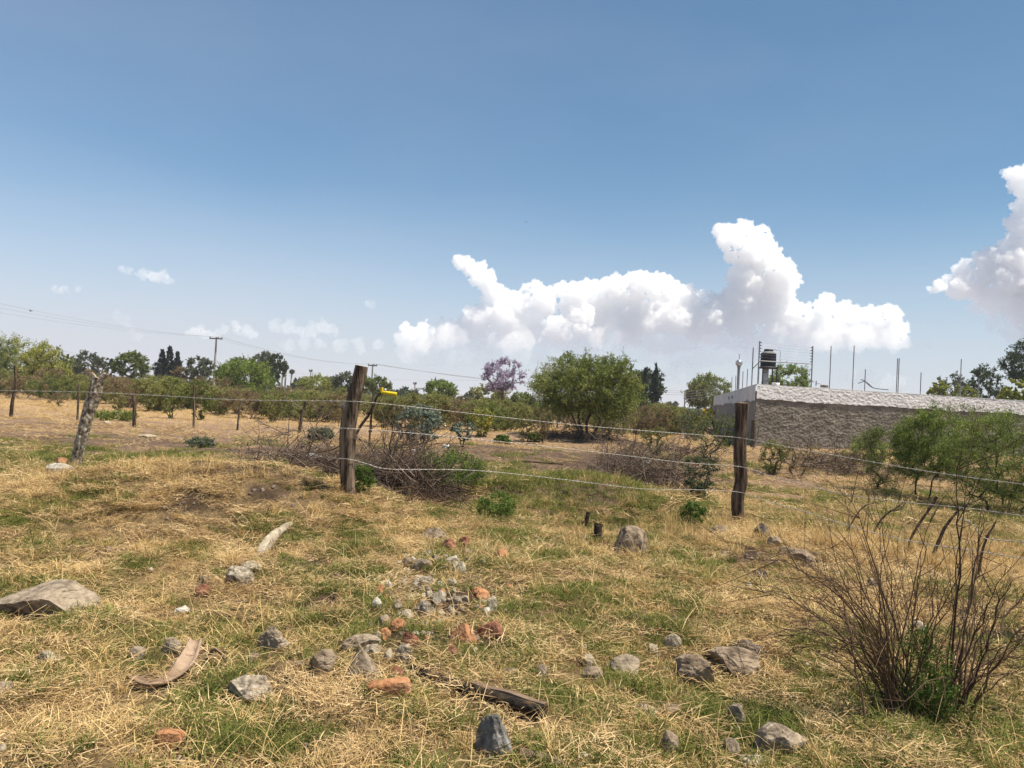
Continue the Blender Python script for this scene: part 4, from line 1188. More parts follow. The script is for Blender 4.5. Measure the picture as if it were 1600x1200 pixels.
# ================================================================== BRUSH PILES
def brush(name, px0, px1, pyb, pyt, d, n, label, matn='twig_grey', seed=1, ln=(0.5, 1.3), thick=(0.004, 0.011), spreadd=0.9, flat=0.5, leafc=0, fan=0.0):
    """a heap of dead thorny branches: curved sticks with forks and side twigs"""
    rs = np.random.default_rng(seed)
    x0, x1 = (px0 - 800) / F * d, (px1 - 800) / F * d
    cx, hw_ = (x0 + x1) / 2, (x1 - x0) / 2
    z0 = gz(cx, d); zt = at((px0 + px1) / 2, pyt, d)[2]
    base = np.array([cx, d, z0]); hh_ = max(0.2, zt - z0)
    mb = MB()
    A_, B_, ra, rb, vv = [], [], [], [], []
    gxs = np.linspace(-hw_ - 2, hw_ + 2, 40); gys = np.linspace(-3, 3, 30)
    GG = height(gxs[None] + cx, gys[:, None] + d) - z0
    def gl(x, y):
        i = min(39, max(0, int((x - gxs[0]) / (gxs[1] - gxs[0]) + 0.5))); j = min(29, max(0, int((y + 3) / (gys[1] - gys[0]) + 0.5)))
        return GG[j, i]
    def stick(p, dr, L_, r, lvl):
        k = 6 if lvl < 2 else 4
        pts = [p]; t = dr
        for i in range(k):
            t = norm(t + rs.normal(0, 0.16, 3) + np.array([0, 0, -0.07 if lvl == 0 else 0.0]))
            q = pts[-1] + t * L_ / k
            q[2] = max(q[2], gl(q[0], q[1]) + 0.01)
            pts.append(q)
        v = rs.uniform(0, 1)
        for i in range(k):
            A_.append(pts[i]); B_.append(pts[i + 1]); ra.append(r * (1 - i / k * 0.7)); rb.append(r * (1 - (i + 1) / k * 0.7)); vv.append(v)
        if lvl < 2:
            for c in range(rs.integers(3, 6) if lvl == 0 else rs.integers(2, 5)):
                i = rs.integers(1, k)
                stick(pts[i], norm(t * 0.6 + rs.normal(0, 0.55, 3)), L_ * rs.uniform(0.3, 0.55), r * 0.5, lvl + 1)
    for s in range(n):
        u = rs.uniform(-1, 1) * rs.uniform(0.5, 1); w_ = rs.normal(0, 0.4) * spreadd
        hloc = hh_ * math.sqrt(max(0.05, 1 - u * u))
        p = np.array([u * hw_, w_, 0.0])
        p[2] = gl(p[0], p[1]) + abs(rs.normal(0, 0.35)) * hloc
        dr = norm(np.array([rs.normal(0, 1) + fan * u, rs.normal(0, 0.6), abs(rs.normal(0, flat)) - 0.08]))
        stick(p, dr, rs.uniform(*ln), rs.uniform(*thick), 0)
    segs(mb, A_, B_, ra, rb, 0, np.array(vv))
    return tag(mb.build(name, MAT[matn], loc=base), label, 'brush pile')

brush('brush_pile', 400, 570, 765, 680, 11.2, 480, 'dead thorny branches heaped left of the middle fence post', 'twig_grey', 3, ln=(0.4, 0.9), fan=-0.3, flat=0.4, thick=(0.005, 0.012))
brush('brush_pile', 545, 715, 800, 698, 10.9, 380, 'tall tangle of dead thorny branches right of the middle fence post', 'twig_grey', 4, ln=(0.4, 1.0), fan=0.3, flat=0.6, thick=(0.005, 0.013))
brush('brush_pile', 545, 700, 760, 645, 11.6, 120, 'upright dead branches rising behind the middle fence post', 'twig', 14, ln=(0.4, 0.8), flat=1.2, thick=(0.004, 0.009))
brush('brush_pile', 905, 1115, 775, 708, 16.0, 360, 'wide dark heap of cut thorn branches in the middle of the field', 'twig_grey', 5, ln=(0.5, 1.4), thick=(0.005, 0.012), spreadd=1.4)
brush('brush_pile', 920, 1000, 745, 690, 17.5, 26, 'upright bare stalks standing in the wide dark heap', 'twig', 15, ln=(0.6, 1.1), flat=2.2)
brush('brush_pile', 985, 1100, 720, 695, 24.0, 110, 'low brown heap of twigs behind the wide dark heap', 'twig_grey', 25, ln=(0.5, 1.3), thick=(0.006, 0.014), spreadd=1.4)
brush('brush_pile', 1240, 1360, 735, 690, 22.0, 110, 'dark twiggy litter heap at the foot of the rough wall', 'twig_grey', 6, ln=(0.5, 1.5), thick=(0.006, 0.014), spreadd=1.5)
brush('brush_pile', 840, 980, 705, 680, 33.0, 150, 'dark twig litter heaped around the foot of the spreading tree', 'twig_grey', 7, ln=(0.7, 1.8), thick=(0.009, 0.02), spreadd=2.0, flat=0.3)
brush('brush_pile', 640, 700, 800, 770, 9.8, 34, 'low dead twigs spilling down at the right end of the branches', 'twig', 8, ln=(0.3, 0.7))

# individual long branches of the heap
for k, (pxs, dq, r0, r1, lab) in enumerate((
    ([(730, 800), (705, 790), (680, 768), (655, 738), (640, 700), (622, 672)], 10.2, 1.8, 0.7, 'long dark arching branch reaching out of the brush pile'),
    ([(732, 799), (700, 793), (668, 782), (640, 768)], 9.9, 3.0, 2.0, 'thick grey branch lying at the right foot of the brush pile'),
    ([(540, 692), (520, 702), (500, 706), (488, 712)], 10.3, 1.5, 0.5, 'curved dark branch poking left from the middle fence post'),
    ([(405, 745), (430, 728), (455, 722), (480, 735), (505, 760)], 11.2, 1.4, 0.8, 'arched bare branch at the left end of the brush pile'),
    ([(620, 735), (612, 715), (600, 690), (594, 672)], 11.0, 1.2, 0.5, 'upright bare twig left of the arching branch'),
    ([(816, 722), (845, 724), (880, 727)], 17.0, 1.6, 1.0, 'bare log lying on the ground left of the wide dark heap'))):
    pts = [at(a, b, dq + 0.05 * q) for q, (a, b) in enumerate(pxs)]
    if k in (1, 5): pts = [ground(a, b) + (0, 0, 0.03) for a, b in pxs]
    mb = MB(); P = spline([p - pts[0] for p in pts], 30); tube(mb, P, np.linspace(r0, r1, len(P)) * pts[0][1] / F, 7, rough=0.2)
    rs = np.random.default_rng(k)
    for q in rs.integers(4, len(P) - 3, 5):
        dr = norm(P[q + 1] - P[q]) + rs.normal(0, 0.5, 3); tube(mb, spline([P[q], P[q] + dr * 0.07, P[q] + dr * 0.15 + (0, 0, 0.02)], 6), 0.35 * r1 * pts[0][1] / F, 4)
    tag(mb.build('dead_branch', MAT['twig'], loc=pts[0]), lab, 'branch')

# the forked branch and the yellow container stuck on it
DY = 10.25
pts = [at(a, b, DY) for a, b in ((552, 688), (562, 668), (578, 645), (588, 622), (597, 612))]
base = pts[0].copy()
mb = MB(); P = spline([p - base for p in pts], 30); tube(mb, P, np.linspace(2.6, 1.7, len(P)) * DY / F, 9, rough=0.25, seed=5)
q = P[int(len(P) * 0.62)]; tube(mb, spline([q, q + (-0.01, 0, -0.15), q + (0.0, 0, -0.35)], 8), 0.008, 6)
tag(mb.build('forked_branch', MAT['post_dark'], loc=base), 'upright dead branch carrying the yellow container behind the middle post', 'branch')
MAT['yellow_plastic'] = M('yellow_plastic', [(0, (0.50, 0.36, 0.008)), (1, (0.70, 0.53, 0.015))], scale=14, rough=0.5, bump=0.3, bscale=30)
yb = at(596, 614, DY); s_ = DY / F
yt = thing('yellow_container', yb, 'torn bright yellow plastic container stuck on top of the forked branch', 'container')
mb = MB(); tube(mb, [(1 * s_, 0, 1.5 * s_), (5 * s_, 0, 0.8 * s_), (12 * s_, 0, 0.1 * s_), (20 * s_, 0, -0.6 * s_), (24 * s_, 0, -1 * s_)], np.array([2.2, 3.1, 3.0, 3.4, 3.1]) * s_, 14, rough=0.12, seed=3); mb.build('body', MAT['yellow_plastic'], yt)
mb = MB(); tube(mb, [(0.6 * s_, 0, 0), (0.3 * s_, 0, 4 * s_), (0.2 * s_, 0, 9 * s_)], np.array([2.7, 2.9, 2.4]) * s_, 12, rough=0.15, seed=6); mb.build('neck', MAT['yellow_plastic'], yt)
mb = MB(); box(mb, (6 * s_, -1 * s_, 5 * s_), (3 * s_, 1.2 * s_, 4 * s_), 0.2); mb.build('label_patch', MAT['plastic_white'], yt)

# ================================================================== NEAR AND MIDDLE PLANTS
def pl(name, px, pyb, hw_, hpx, label, cat, d=None, shape='ell', leafm='leaf_olive', seed=1, cz=0.6, rzf=0.48, depthf=1.0, grp=None, flowers=None, wpow=1.0, leafpx=2.0, **kw):
    """px, pyb: foot of the plant in the photo, hw_ half width and hpx height in photo pixels"""
    g_ = ground(px, pyb) if d is None else np.array([*on_depth(px, pyb, d), 0])
    g_[2] = gz(g_[0], g_[1])
    s_ = g_[1] / F; h_ = hpx * s_; w_ = hw_ * s_
    args = dict(seed=seed, shape=shape, c=(0, 0, h_ * cz), r=(w_ * 0.93, w_ * 0.9 * depthf, h_ * rzf * 0.95), leafm=leafm,
                ln=leafpx * s_ * 1.3, wd=leafpx * s_ * 0.55, rc=w_ * 0.2 + 0.02, stem_h=h_ * 0.15, stem_r=w_ * 0.07, step=max(0.06, h_ * 0.09), twr=0.0012 + 0.2 * s_ * 0.4)
    args.update(kw)
    return plant(name, g_, label, cat, grp, flowers=flowers, **args)
def on_depth(px, py, d):
    p = at(px, py, d); return p[0], p[1]

bush = dict(shape='vase', rzf=0.5, cz=0.52, stems=7, lean=0.5, n=60, twigs=8, per=8, gap=0.0, cut=-1)
# the spreading mesquite tree in the middle distance
pl('mesquite_tree', 917, 684, 88, 126, 'large round crowned green tree with many dark spreading stems', 'tree', shape='ell', leafm='leaf_green', seed=31,
   cz=0.60, rzf=0.42, n=420, stems=10, stem_h=0.75, stem_r=0.16, lean=0.55, rc=0.42, twigs=9, per=15, rtip=0.0075, leafpx=2.5, gap=0.35, cut=-0.75, bias=0.75, step=0.3, droop=0.1, gapf=1.6)
pl('shrub', 985, 676, 38, 62, 'leafy skirt of green brush under the right side of the large round tree', 'shrub', leafm='leaf_green', seed=32, shape='ell', cz=0.5, n=70, stems=6, rc=0.35, twigs=7, per=12, gap=0.3)
pl('bare_tree', 868, 668, 46, 98, 'pale nearly leafless tree with white limbs left of the large round tree', 'tree', leafm='leaf_greygreen', barkm='bark_pale', seed=33,
   cz=0.64, rzf=0.4, n=130, stems=2, stem_h=1.5, stem_r=0.08, lean=0.35, rc=0.55, twigs=8, per=4, rtip=0.010, gap=0.2, cut=-0.7, twr=0.007)
# right-hand green trees before the wall
pl('young_mesquite', 1446, 782, 50, 146, 'vivid green small tree with a thin dark forked trunk before the long wall', 'tree', leafm='leaf_vivid', seed=41, shape='ell', cz=0.57, rzf=0.45,
   n=200, stems=6, stem_h=0.2, stem_r=0.05, lean=0.7, rc=0.20, twigs=9, per=13, rtip=0.0032, gap=0.35, cut=-0.8, leafpx=2.2, step=0.12)
pl('mesquite_shrub', 1562, 800, 84, 150, 'broad vivid green thorn bush filling the right edge', 'shrub', leafm='leaf_vivid', seed=42, shape='ell', cz=0.52, rzf=0.48,
   n=330, stems=14, stem_h=0.3, stem_r=0.25, lean=0.6, rc=0.24, twigs=9, per=10, rtip=0.0035, gap=0.6, cut=-0.8, leafpx=2.2, step=0.13)
pl('mesquite_shrub', 1384, 770, 56, 92, 'low sparse thorn bush with bare stems left of the vivid small tree', 'shrub', leafm='leaf_green', seed=43, shape='vase', cz=0.55, rzf=0.48,
   n=150, stems=7, stem_h=0.25, stem_r=0.2, lean=0.6, rc=0.2, twigs=9, per=9, rtip=0.003, gap=0.1, leafpx=1.8, step=0.12)
pl('mesquite_shrub', 1352, 742, 32, 52, 'small green thorn bush just left of the low sparse one', 'shrub', leafm='leaf_vivid', seed=44, n=70, stems=5, rc=0.2, twigs=8, per=8, gap=0.2, cz=0.6)
pl('mesquite_shrub', 1500, 748, 66, 105, 'green thorn bush standing between the vivid tree and the right edge bush', 'shrub', leafm='leaf_green', seed=45, cut=-1, n=150, stems=6, rc=0.28, twigs=8, per=10, gap=0.2, cz=0.6)
for (px, py, hw_, hp, lab, lm, sd_, extra) in (
    (1207, 742, 28, 48, 'bushy olive shrub right of the straight dark fence post', 'leaf_olive', 51, {}),
    (1112, 720, 50, 72, 'spreading thin stemmed green shrub left of the straight fence post', 'leaf_green', 52, dict(per=5)),
    (1022, 713, 26, 42, 'small olive shrub with bare V shaped stems in mid field', 'leaf_olive', 53, dict(per=5)),
    (1092, 782, 32, 62, 'dark green weedy plant at the right end of the wide dark heap', 'leaf_dark', 54, dict(per=10, twigs=7)),
    (655, 694, 40, 56, 'silvery blue prickly poppy bush with white flowers', 'leaf_silver', 55, dict(shape='ell', per=14, cz=0.55, flowers=('flower_white', 30, 0.07, 'flowers'), leafpx=3.2, twr=0.004)),
    (722, 698, 20, 34, 'small silvery weed right of the prickly poppy bush', 'leaf_silver', 56, dict(n=26, per=7, leafpx=3)),
    (425, 660, 26, 44, 'dark leafy shrub in the back fence line left of the pile', 'leaf_olive', 57, {}),
    (268, 654, 26, 62, 'fresh green thorn shrub between two thin back fence posts', 'leaf_green', 58, {}),
    (312, 656, 24, 60, 'green vase shaped shrub behind the thin pale fence post', 'leaf_green', 59, {}),
    (182, 642, 18, 26, 'small wiry green shrub beside the leaning flaky post', 'leaf_olive', 60, dict(n=30)),
    (86, 636, 22, 20, 'small reddish bare shrub in the far left straw', 'leaf_brown', 61, dict(n=30, per=3)),
    (1245, 745, 40, 50, 'dry brown weeds behind the top of the twig bush', 'leaf_brown', 62, dict(per=3)),
    (1318, 742, 28, 34, 'dry leafless shrub before the middle of the rough wall', 'leaf_brown', 64, dict(per=2)),
    (752, 682, 22, 40, 'yellow flowered weed at the edge of the thicket', 'leaf_yellowgreen', 65, dict(flowers=('flower_yellow', 14, 0.10, 'flowers'))),
    (1140, 700, 30, 44, 'green shrub against the shaded side wall of the building', 'leaf_dark', 66, dict(shape='ell')),
    (1085, 690, 34, 44, 'pale olive shrub left of the shaded side wall', 'leaf_greygreen', 67, {}),
    (820, 690, 20, 50, 'thin stemmed shrub with visible twin stems left of the pale tree', 'leaf_olive', 68, dict(per=4)),
    (845, 694, 16, 40, 'sparse bare shrub right of the twin stemmed one', 'leaf_brown', 69, dict(per=2)),
    ):
    kw = dict(bush); kw.update(extra)
    pl('shrub', px, py, hw_, hp, lab, 'shrub', leafm=lm, seed=sd_, **kw)
herb = dict(shape='ell', cz=0.5, rzf=0.5, n=60, stems=9, stem_h=0.02, twigs=7, per=9, gap=0.0, cut=-0.9, rtip=0.0015, barkm='leaf_herb', up=0.8)
for (px, py, hw_, hp, lab, sd_, extra) in (
    (698, 764, 60, 64, 'large bright green weed clump right of the brush pile', 71, dict(n=150, d=11.6)),
    (775, 813, 30, 42, 'bright green weed clump on the slope below the large one', 72, {}),
    (1082, 822, 20, 38, 'bright green upright weed left of the straight dark fence post', 73, {}),
    (562, 772, 22, 42, 'green weed growing at the foot of the middle fence post', 74, {}),
    (180, 657, 32, 12, 'low green weed patch in the far left straw', 75, dict(leafm='leaf_green')),
    (312, 698, 24, 10, 'small grey green weed patch in the left field', 76, dict(leafm='leaf_greygreen')),
    (785, 694, 13, 12, 'small dark green weed left of the second dark one', 77, dict(leafm='leaf_vivid')),
    (836, 690, 10, 14, 'dark green broad leaved weed below the pale tree', 78, dict(leafm='leaf_vivid')),
    (500, 690, 22, 20, 'grey green weed patch left of the middle fence post', 79, dict(leafm='leaf_greygreen')),
    (640, 760, 22, 36, 'darker green weed tucked into the brush pile', 80, dict(leafm='leaf_vivid')),
    ):
    kw = dict(herb); kw.update(extra)
    lm = kw.pop('leafm', 'leaf_herb')
    pl('weed_clump', px, py, hw_, hp, lab, 'weed', leafm=lm, seed=sd_, leafpx=2.6, **kw)

# ================================================================== FOREGROUND TWIG BUSH
fb = ground(1430, 1118)
root = thing('twig_bush', fb, 'large leafless reddish twig bush in the right foreground', 'bush')
rs = np.random.default_rng(77)
targets = [(1290, 745), (1300, 800), (1275, 860), (1180, 880), (1165, 918), (1180, 930), (1190, 870), (1230, 860), (1240, 905), (1210, 990), (1330, 760), (1345, 840), (1360, 900), (1385, 860), (1400, 930),
           (1250, 950), (1280, 1000), (1300, 900), (1320, 880), (1440, 850), (1460, 900), (1475, 930), (1420, 980), (1500, 880), (1450, 800), (1262, 1010), (1240, 1020), (1350, 960), (1330, 1010)]
targets2 = [(1535, 800), (1530, 700), (1600, 970), (1620, 1025), (1640, 1060), (1570, 880), (1590, 930), (1560, 830), (1545, 900), (1510, 950), (1490, 980), (1600, 900), (1545, 1000), (1480, 1000), (1524, 850), (1640, 1000)]
def arc(p0, p1, lift, n=16):
    m_ = p0 * 0.45 + p1 * 0.55; m_ = m_ + lift
    t = np.linspace(0, 1, n)[:, None]
    P = (1 - t) ** 2 * p0 + 2 * t * (1 - t) * m_ + t * t * p1
    return P
for gi, (tg, bx) in enumerate(((targets, (1412, 1118)), (targets2, (1495, 1112)))):
    for rep in range(2):
        for ti, (tx, ty) in enumerate(tg):
            
            b0 = ground(bx[0] + rs.normal(0, 16), bx[1] + rs.normal(0, 9)) - (0, 0, 0.03)
            jx, jy = (0, 0) if rep == 0 else rs.normal(0, 38, 2)
            t1 = at(tx + jx, ty + jy + (0 if rep == 0 else 25), b0[1] + rs.normal(0, 0.35))
            g1 = gz(t1[0], t1[1]); t1[2] = max(t1[2], g1 + 0.08)
            L_ = np.linalg.norm(t1 - b0)
            side = abs(t1[0] - b0[0]) / (L_ + 1e-6)
            P = arc(b0, t1, np.array([(b0[0] - t1[0]) * 0.18, rs.normal(0, 0.05), 0.10 + 0.30 * side * L_]))
            P[1:-1] += np.cumsum(rs.normal(0, 0.0085, (len(P) - 2, 3)), 0)
            r0 = rs.uniform(0.003, 0.0068) * (1.2 if rep == 0 else 0.7)
            mb = MB(); v = rs.uniform(0.1, 0.9)
            tube(mb, P, np.linspace(r0, 0.0013, len(P)), 6, v=v, rough=0.15, seed=ti)
            for c in range(rs.integers(5, 12)):
                i = rs.integers(4, 15); tdir = norm(P[min(i + 1, 15)] - P[i - 1])
                dr = norm(tdir + rs.normal(0, 0.5, 3)); l2 = L_ * rs.uniform(0.08, 0.36)
                Q = spline([P[i], P[i] + dr * l2 * 0.5, P[i] + dr * l2 + rs.normal(0, 0.02, 3) + (0, 0, 0.02)], 8)
                tube(mb, Q, np.linspace(r0 * 0.42, 0.0009, len(Q)), 4, v=v, cap=False)
                if rs.uniform() < 0.5:
                    q = Q[len(Q) // 2]; d3 = norm(dr + rs.normal(0, 0.6, 3)) * l2 * 0.4
                    tube(mb, [q, q + d3 * 0.5, q + d3 + (0, 0, 0.01)], [r0 * 0.25, 0.001, 0.0007], 3, v=v, cap=False)
            mb.v = [q - fb for q in mb.v]
            mb.build('stem', MAT['twig_red'], root)
            if len(root.children) >= 99: break
FOOT.append((fb[0], fb[1], 0.25))
# green herbs growing inside it
for (px, py, hw_, hp, lab, sd_) in ((1430, 1128, 26, 130, 'feathery green weed growing up inside the twig bush', 91), (1462, 1125, 20, 90, 'second feathery green weed inside the twig bush, right of the taller', 92)):
    g_ = ground(px, py); s_ = g_[1] / F; h_ = hp * s_
    plant('weed', g_, lab, 'weed', seed=sd_, shape='ell', c=(0, 0, h_ * 0.55), r=(hw_ * s_, hw_ * s_, h_ * 0.5), n=50, stems=5, stem_h=0.03, stem_r=0.02, lean=0.4, rc=0.07, twigs=5, per=8,
          ln=0.022, wd=0.006, rtip=0.0012, step=0.04, leafm='leaf_herb', barkm='leaf_herb', twr=0.0008, gap=0, cut=-1, up=0.8)

# ================================================================== THICKET
protos = []
pspec = [('leaf_olive', 'olive green feathery scrub bush of the thicket', 9), ('leaf_brown', 'brownish half bare scrub bush of the thicket', 6), ('leaf_green', 'greener leafy scrub bush of the thicket', 9),
         ('leaf_olive', 'dense low olive scrub bush of the thicket', 11), ('leaf_brown', 'dull tan scrub bush of the thicket with thin top', 8), ('leaf_olive', 'wide olive scrub bush of the thicket', 9)]
for k, (lm, lab, per) in enumerate(pspec):
    tb, cb, att = plant_meshes(200 + k, shape='vase' if k % 2 else 'ell', c=(0, 0, 1.2), r=(1.5 + 0.2 * (k % 3), 1.5, 1.12), n=95, stems=8, stem_h=0.35, stem_r=0.22, lean=0.7, rc=0.34, twigs=10, per=int(per * 1.5),
                               ln=0.10, wd=0.038, rtip=0.007, cut=-0.75, gap=0.0, step=0.25, twr=0.005, bias=0.8)
    protos.append((tb.mesh('trunk', [MAT['bark']]), cb.mesh('crown', [MAT[lm]]), lab, k))
def scrub(k, x, y, sc_, label, grp):
    tm, cm, lab, _ = protos[k]
    r_ = thing('scrub_bush', (x, y, gz(x, y) - 0.05), label or lab, 'bush', grp, rs.uniform(0, 6.28))
    r_.scale = (sc_ * rs.uniform(0.85, 1.15), sc_ * rs.uniform(0.85, 1.15), sc_ * rs.uniform(0.82, 1.1) * float(np.interp(800 + F * x / y, [0, 200, 350, 500, 900, 960, 1000], [1.0, 0.95, 0.84, 0.76, 0.74, 0.85, 0.9])))
    for nm, me in (('trunk', tm), ('crown', cm)):
        o = bpy.data.objects.new(nm, me); COL.objects.link(o); o.parent = r_
rs = np.random.default_rng(11)
fr = lambda px: np.interp(px, [-200, 0, 150, 250, 500, 600, 900, 1120], [60, 60, 54, 46, 44, 40, 40, 58])
names_ = ['olive', 'brownish', 'green', 'dense olive', 'tan', 'wide olive']
front = [(960, 'under the right flank of the large round tree'), (1022, 'between round tree and block wall'), (1068, 'below the lamp pole'), (-10, 'at the left photo edge'), (40, 'behind the crooked thin post'), (88, 'left of the leaning flaky post'), (150, 'behind the top of the leaning flaky post'), (200, 'above the small green patch'), (245, 'left of the twin green shrubs'),
         (345, 'right of the thin pale fence post'), (392, 'behind the dark leafy fence line shrub'), (445, 'left of the leaning dark fence post'), (497, 'left of the thick middle post'), (527, 'just behind the thick middle post'), (610, 'behind the yellow container'),
         (665, 'behind the prickly poppy'), (712, 'below the round far tree'), (760, 'below the purple tree'), (800, 'right of the yellow flowers'), (1000, 'right of the large round tree'), (1045, 'behind the block wall'), (1090, 'left of the building')]
for i, (px, wh) in enumerate(front):
    d_ = float(fr(px)) * rs.uniform(0.97, 1.04); k = [0, 1, 3, 5, 4, 2][i % 6]
    scrub(k, (px - 800) / F * d_, d_, rs.uniform(0.85, 1.02), names_[k] + ' scrub bush of the thicket front ' + wh, 'front row of the scrub thicket')
marks = [(-40, 'left photo edge'), (0, 'bright yellow green tree'), (70, 'paler yellow green tree'), (106, 'hazy dark tree'), (137, 'rounded grey green tree'), (170, 'small very dark tree'), (206, 'ragged green tree'), (262, 'dark conifer clump'), (300, 'grey green tree'),
         (335, 'tall utility pole'), (384, 'bright low tree'), (420, 'tall eucalyptus'), (450, 'fan palms'), (500, 'low pale green tree'), (553, 'thick middle post'), (583, 'second utility pole'), (608, 'yellow container'), (655, 'prickly poppy'),
         (692, 'compact round tree'), (735, 'small weed patch'), (783, 'purple jacaranda'), (845, 'pale bare tree'), (910, 'large round crowned tree'), (965, 'right side of the round tree'), (1015, 'cypresses'), (1071, 'lamp pole'), (1100, 'pepper tree')]
def mark(px, used, base):
    for q in sorted(marks, key=lambda m_: abs(m_[0] - px))[:3]:
        s_ = '%s by the %s' % (base, q[1])
        if s_ not in used: used.add(s_); return s_
    return s_
usedm = set()
lab_rows = ['in the second rank', 'in the third rank', 'in the fourth rank', 'in the fifth rank', 'in the farthest rank']
for row, dd_ in enumerate((7, 15, 26, 40, 58)):
    for px in np.arange(-80, 1130, 52 - row * 3):
        px = px + rs.uniform(-18, 18)
        if 800 < px < 960 and row < 1: continue
        d_ = float(fr(px)) + dd_ + rs.uniform(-2.5, 2.5); k = rs.integers(0, 6)
        if px > 1090 and d_ < 90 : continue
        scrub(int(k), (px - 800) / F * d_, d_, rs.uniform(0.82, 1.08), mark(px, usedm, names_[k] + ' scrub bush ' + lab_rows[row]), 'scrub thicket ' + lab_rows[row])

# ================================================================== FAR TREES
def far(name, px, ptop, pbot, hw_, d, label, leafm, seed, shape='ell', n=90, per=16, cut=-0.9, stems=2, barkm='bark', gap=0.42, leafpx=2.1, cat='tree', twigs=6, rcf=0.26, droop=0.0, flowers=None, base=None, **kw):
    s_ = d / F
    x = (px - 800) / F * d
    z0 = gz(x, d); zt = at(px, ptop, d)[2] - z0; zb = max(0.15, at(px, pbot, d)[2] - z0)
    cz_ = (zt + zb) / 2; rz_ = (zt - zb) / 2
    w_ = hw_ * s_
    a = dict(seed=seed, shape=shape, c=(0, 0, cz_), r=(w_ * 0.92, w_ * 0.92, rz_ * 0.92), n=n, stems=stems, stem_h=max(0.3, zb * 0.8), stem_r=0.12 * stems * 0.5, lean=0.12, rc=w_ * rcf, twigs=twigs, per=per,
             ln=leafpx * s_ * 1.15, wd=leafpx * s_ * 0.6, rtip=0.014 + 0.0001 * d, step=max(0.3, w_ * 0.15), leafm=leafm, barkm=barkm, twr=0.006, cut=cut, gap=gap, droop=droop)
    a.update(kw)
    return plant(name, (x, d, z0), label, cat, flowers=flowers, **a)
far('tree', 22, 533, 600, 60, 84, 'bright yellow green spreading tree at the far left horizon', 'leaf_yellowgreen', 301, n=170)
far('tree', 70, 538, 603, 36, 80, 'paler yellow green tree touching the bright one at far left', 'leaf_yellowgreen', 302, n=110)
far('tree', -20, 528, 600, 40, 78, 'yellow green tree cut by the left photo edge', 'leaf_green', 320, n=100)
far('tree', 106, 551, 600, 18, 150, 'hazy dark tree right of the bright yellow green one', 'leaf_dark', 303)
far('tree', 137, 549, 592, 24, 120, 'rounded grey green tree above the leaning flaky post', 'leaf_greygreen', 304)
far('tree', 170, 559, 590, 10, 125, 'small very dark round tree', 'leaf_conifer', 305, n=50)
far('tree', 206, 550, 592, 26, 105, 'mid green ragged tree left of the dark conifer', 'leaf_green', 306, n=110)
for px, pt, hw_, lab in ((252, 546, 11, 'left spire of the dark conifer clump'), (263, 541, 12, 'tallest spire of the dark conifer clump'), (275, 549, 10, 'right spire of the dark conifer clump')):
    far('conifer', px, pt, 592, hw_, 118, lab, 'leaf_conifer', 307 + px, shape='cone', n=80, stems=1, up=0.7, gap=0.1, cut=-1)
far('tree', 262, 562, 594, 24, 122, 'dark bushy base tree of the conifer clump', 'leaf_conifer', 308, n=80)
far('tree', 282, 572, 598, 14, 112, 'reddish brown bare tree at the foot of the conifer', 'leaf_brown', 311, n=50, per=7)
far('tree', 310, 556, 600, 22, 112, 'grey green tree just left of the tall utility pole', 'leaf_greygreen', 312, n=90)
far('tree', 384, 566, 612, 44, 90, 'bright green low tree right of the tall utility pole', 'leaf_vivid', 313, n=170, leafpx=2.3)
far('tree', 356, 570, 604, 20, 96, 'green tree between the pole and the bright low tree', 'leaf_vivid', 314)
far('eucalyptus_tree', 408, 549, 592, 22, 135, 'tall grey green eucalyptus behind the bright low tree', 'leaf_greygreen', 315, n=100, gap=0.6)
far('eucalyptus_tree', 427, 551, 600, 18, 132, 'darker tall eucalyptus right of the greyer one', 'leaf_dark', 316, n=100, gap=0.6)
far('eucalyptus_tree', 378, 560, 580, 18, 150, 'thin topped eucalyptus left of the tallest', 'leaf_greygreen', 317, n=60, gap=0.6)
for px, pt, lab in ((441, 572, 'left palm of the three far fan palms'), (446, 570, 'middle palm of the three far fan palms'), (455, 577, 'lone right palm of the three far fan palms')):
    d = 210; x = (px - 800) / F * d; s_ = d / F; z0 = gz(x, d); zt = at(px, pt, d)[2] - z0
    r_ = thing('palm_tree', (x, d, z0), lab, 'palm')
    mb = MB(); tube(mb, [(0, 0, 0), (0, 0, zt * 0.5), (0.1, 0, zt - 4 * s_)], [0.3, 0.24, 0.2], 8); mb.build('trunk', MAT['bark_pale'], r_)
    mb = MB(); q = np.random.default_rng(px); n_ = 420
    D = norm(q.normal(0, 1, (n_, 3)) + (0, 0, 0.2)); C = D * q.uniform(0.3, 1, (n_, 1)) * 4.0 * s_ * np.array([1, 1, 1.0]) + (0.1, 0, zt - 4 * s_)
    leaves(mb, C, q, 0.7, 0.14, axis=D * 2); mb.build('crown', MAT['leaf_dark'], r_)
far('tree', 500, 590, 612, 34, 140, 'low pale green tree left of the thick middle post', 'leaf_yellowgreen', 321, n=90)
far('tree', 470, 593, 610, 16, 190, 'dark distant tree right of the palms', 'leaf_dark', 322, n=50)
far('tree', 516, 588, 606, 12, 200, 'small dark distant tree just left of the middle post', 'leaf_dark', 323, n=50)
far('tree', 540, 582, 614, 22, 100, 'thin pale green tree behind the middle post', 'leaf_greygreen', 324, n=80)
far('tree', 592, 589, 618, 20, 110, 'green tree behind the second utility pole', 'leaf_green', 325, n=80)
far('tree', 566, 586, 612, 18, 140, 'green distant tree at the right shoulder of the middle post', 'leaf_green', 326, n=60)
far('tree', 690, 595, 626, 25, 120, 'compact round bright green tree on the horizon', 'leaf_vivid', 327, n=120, gap=0.0)
far('tree', 640, 607, 625, 18, 230, 'low hazy dark tree left of the compact round tree', 'leaf_dark', 328, n=60)
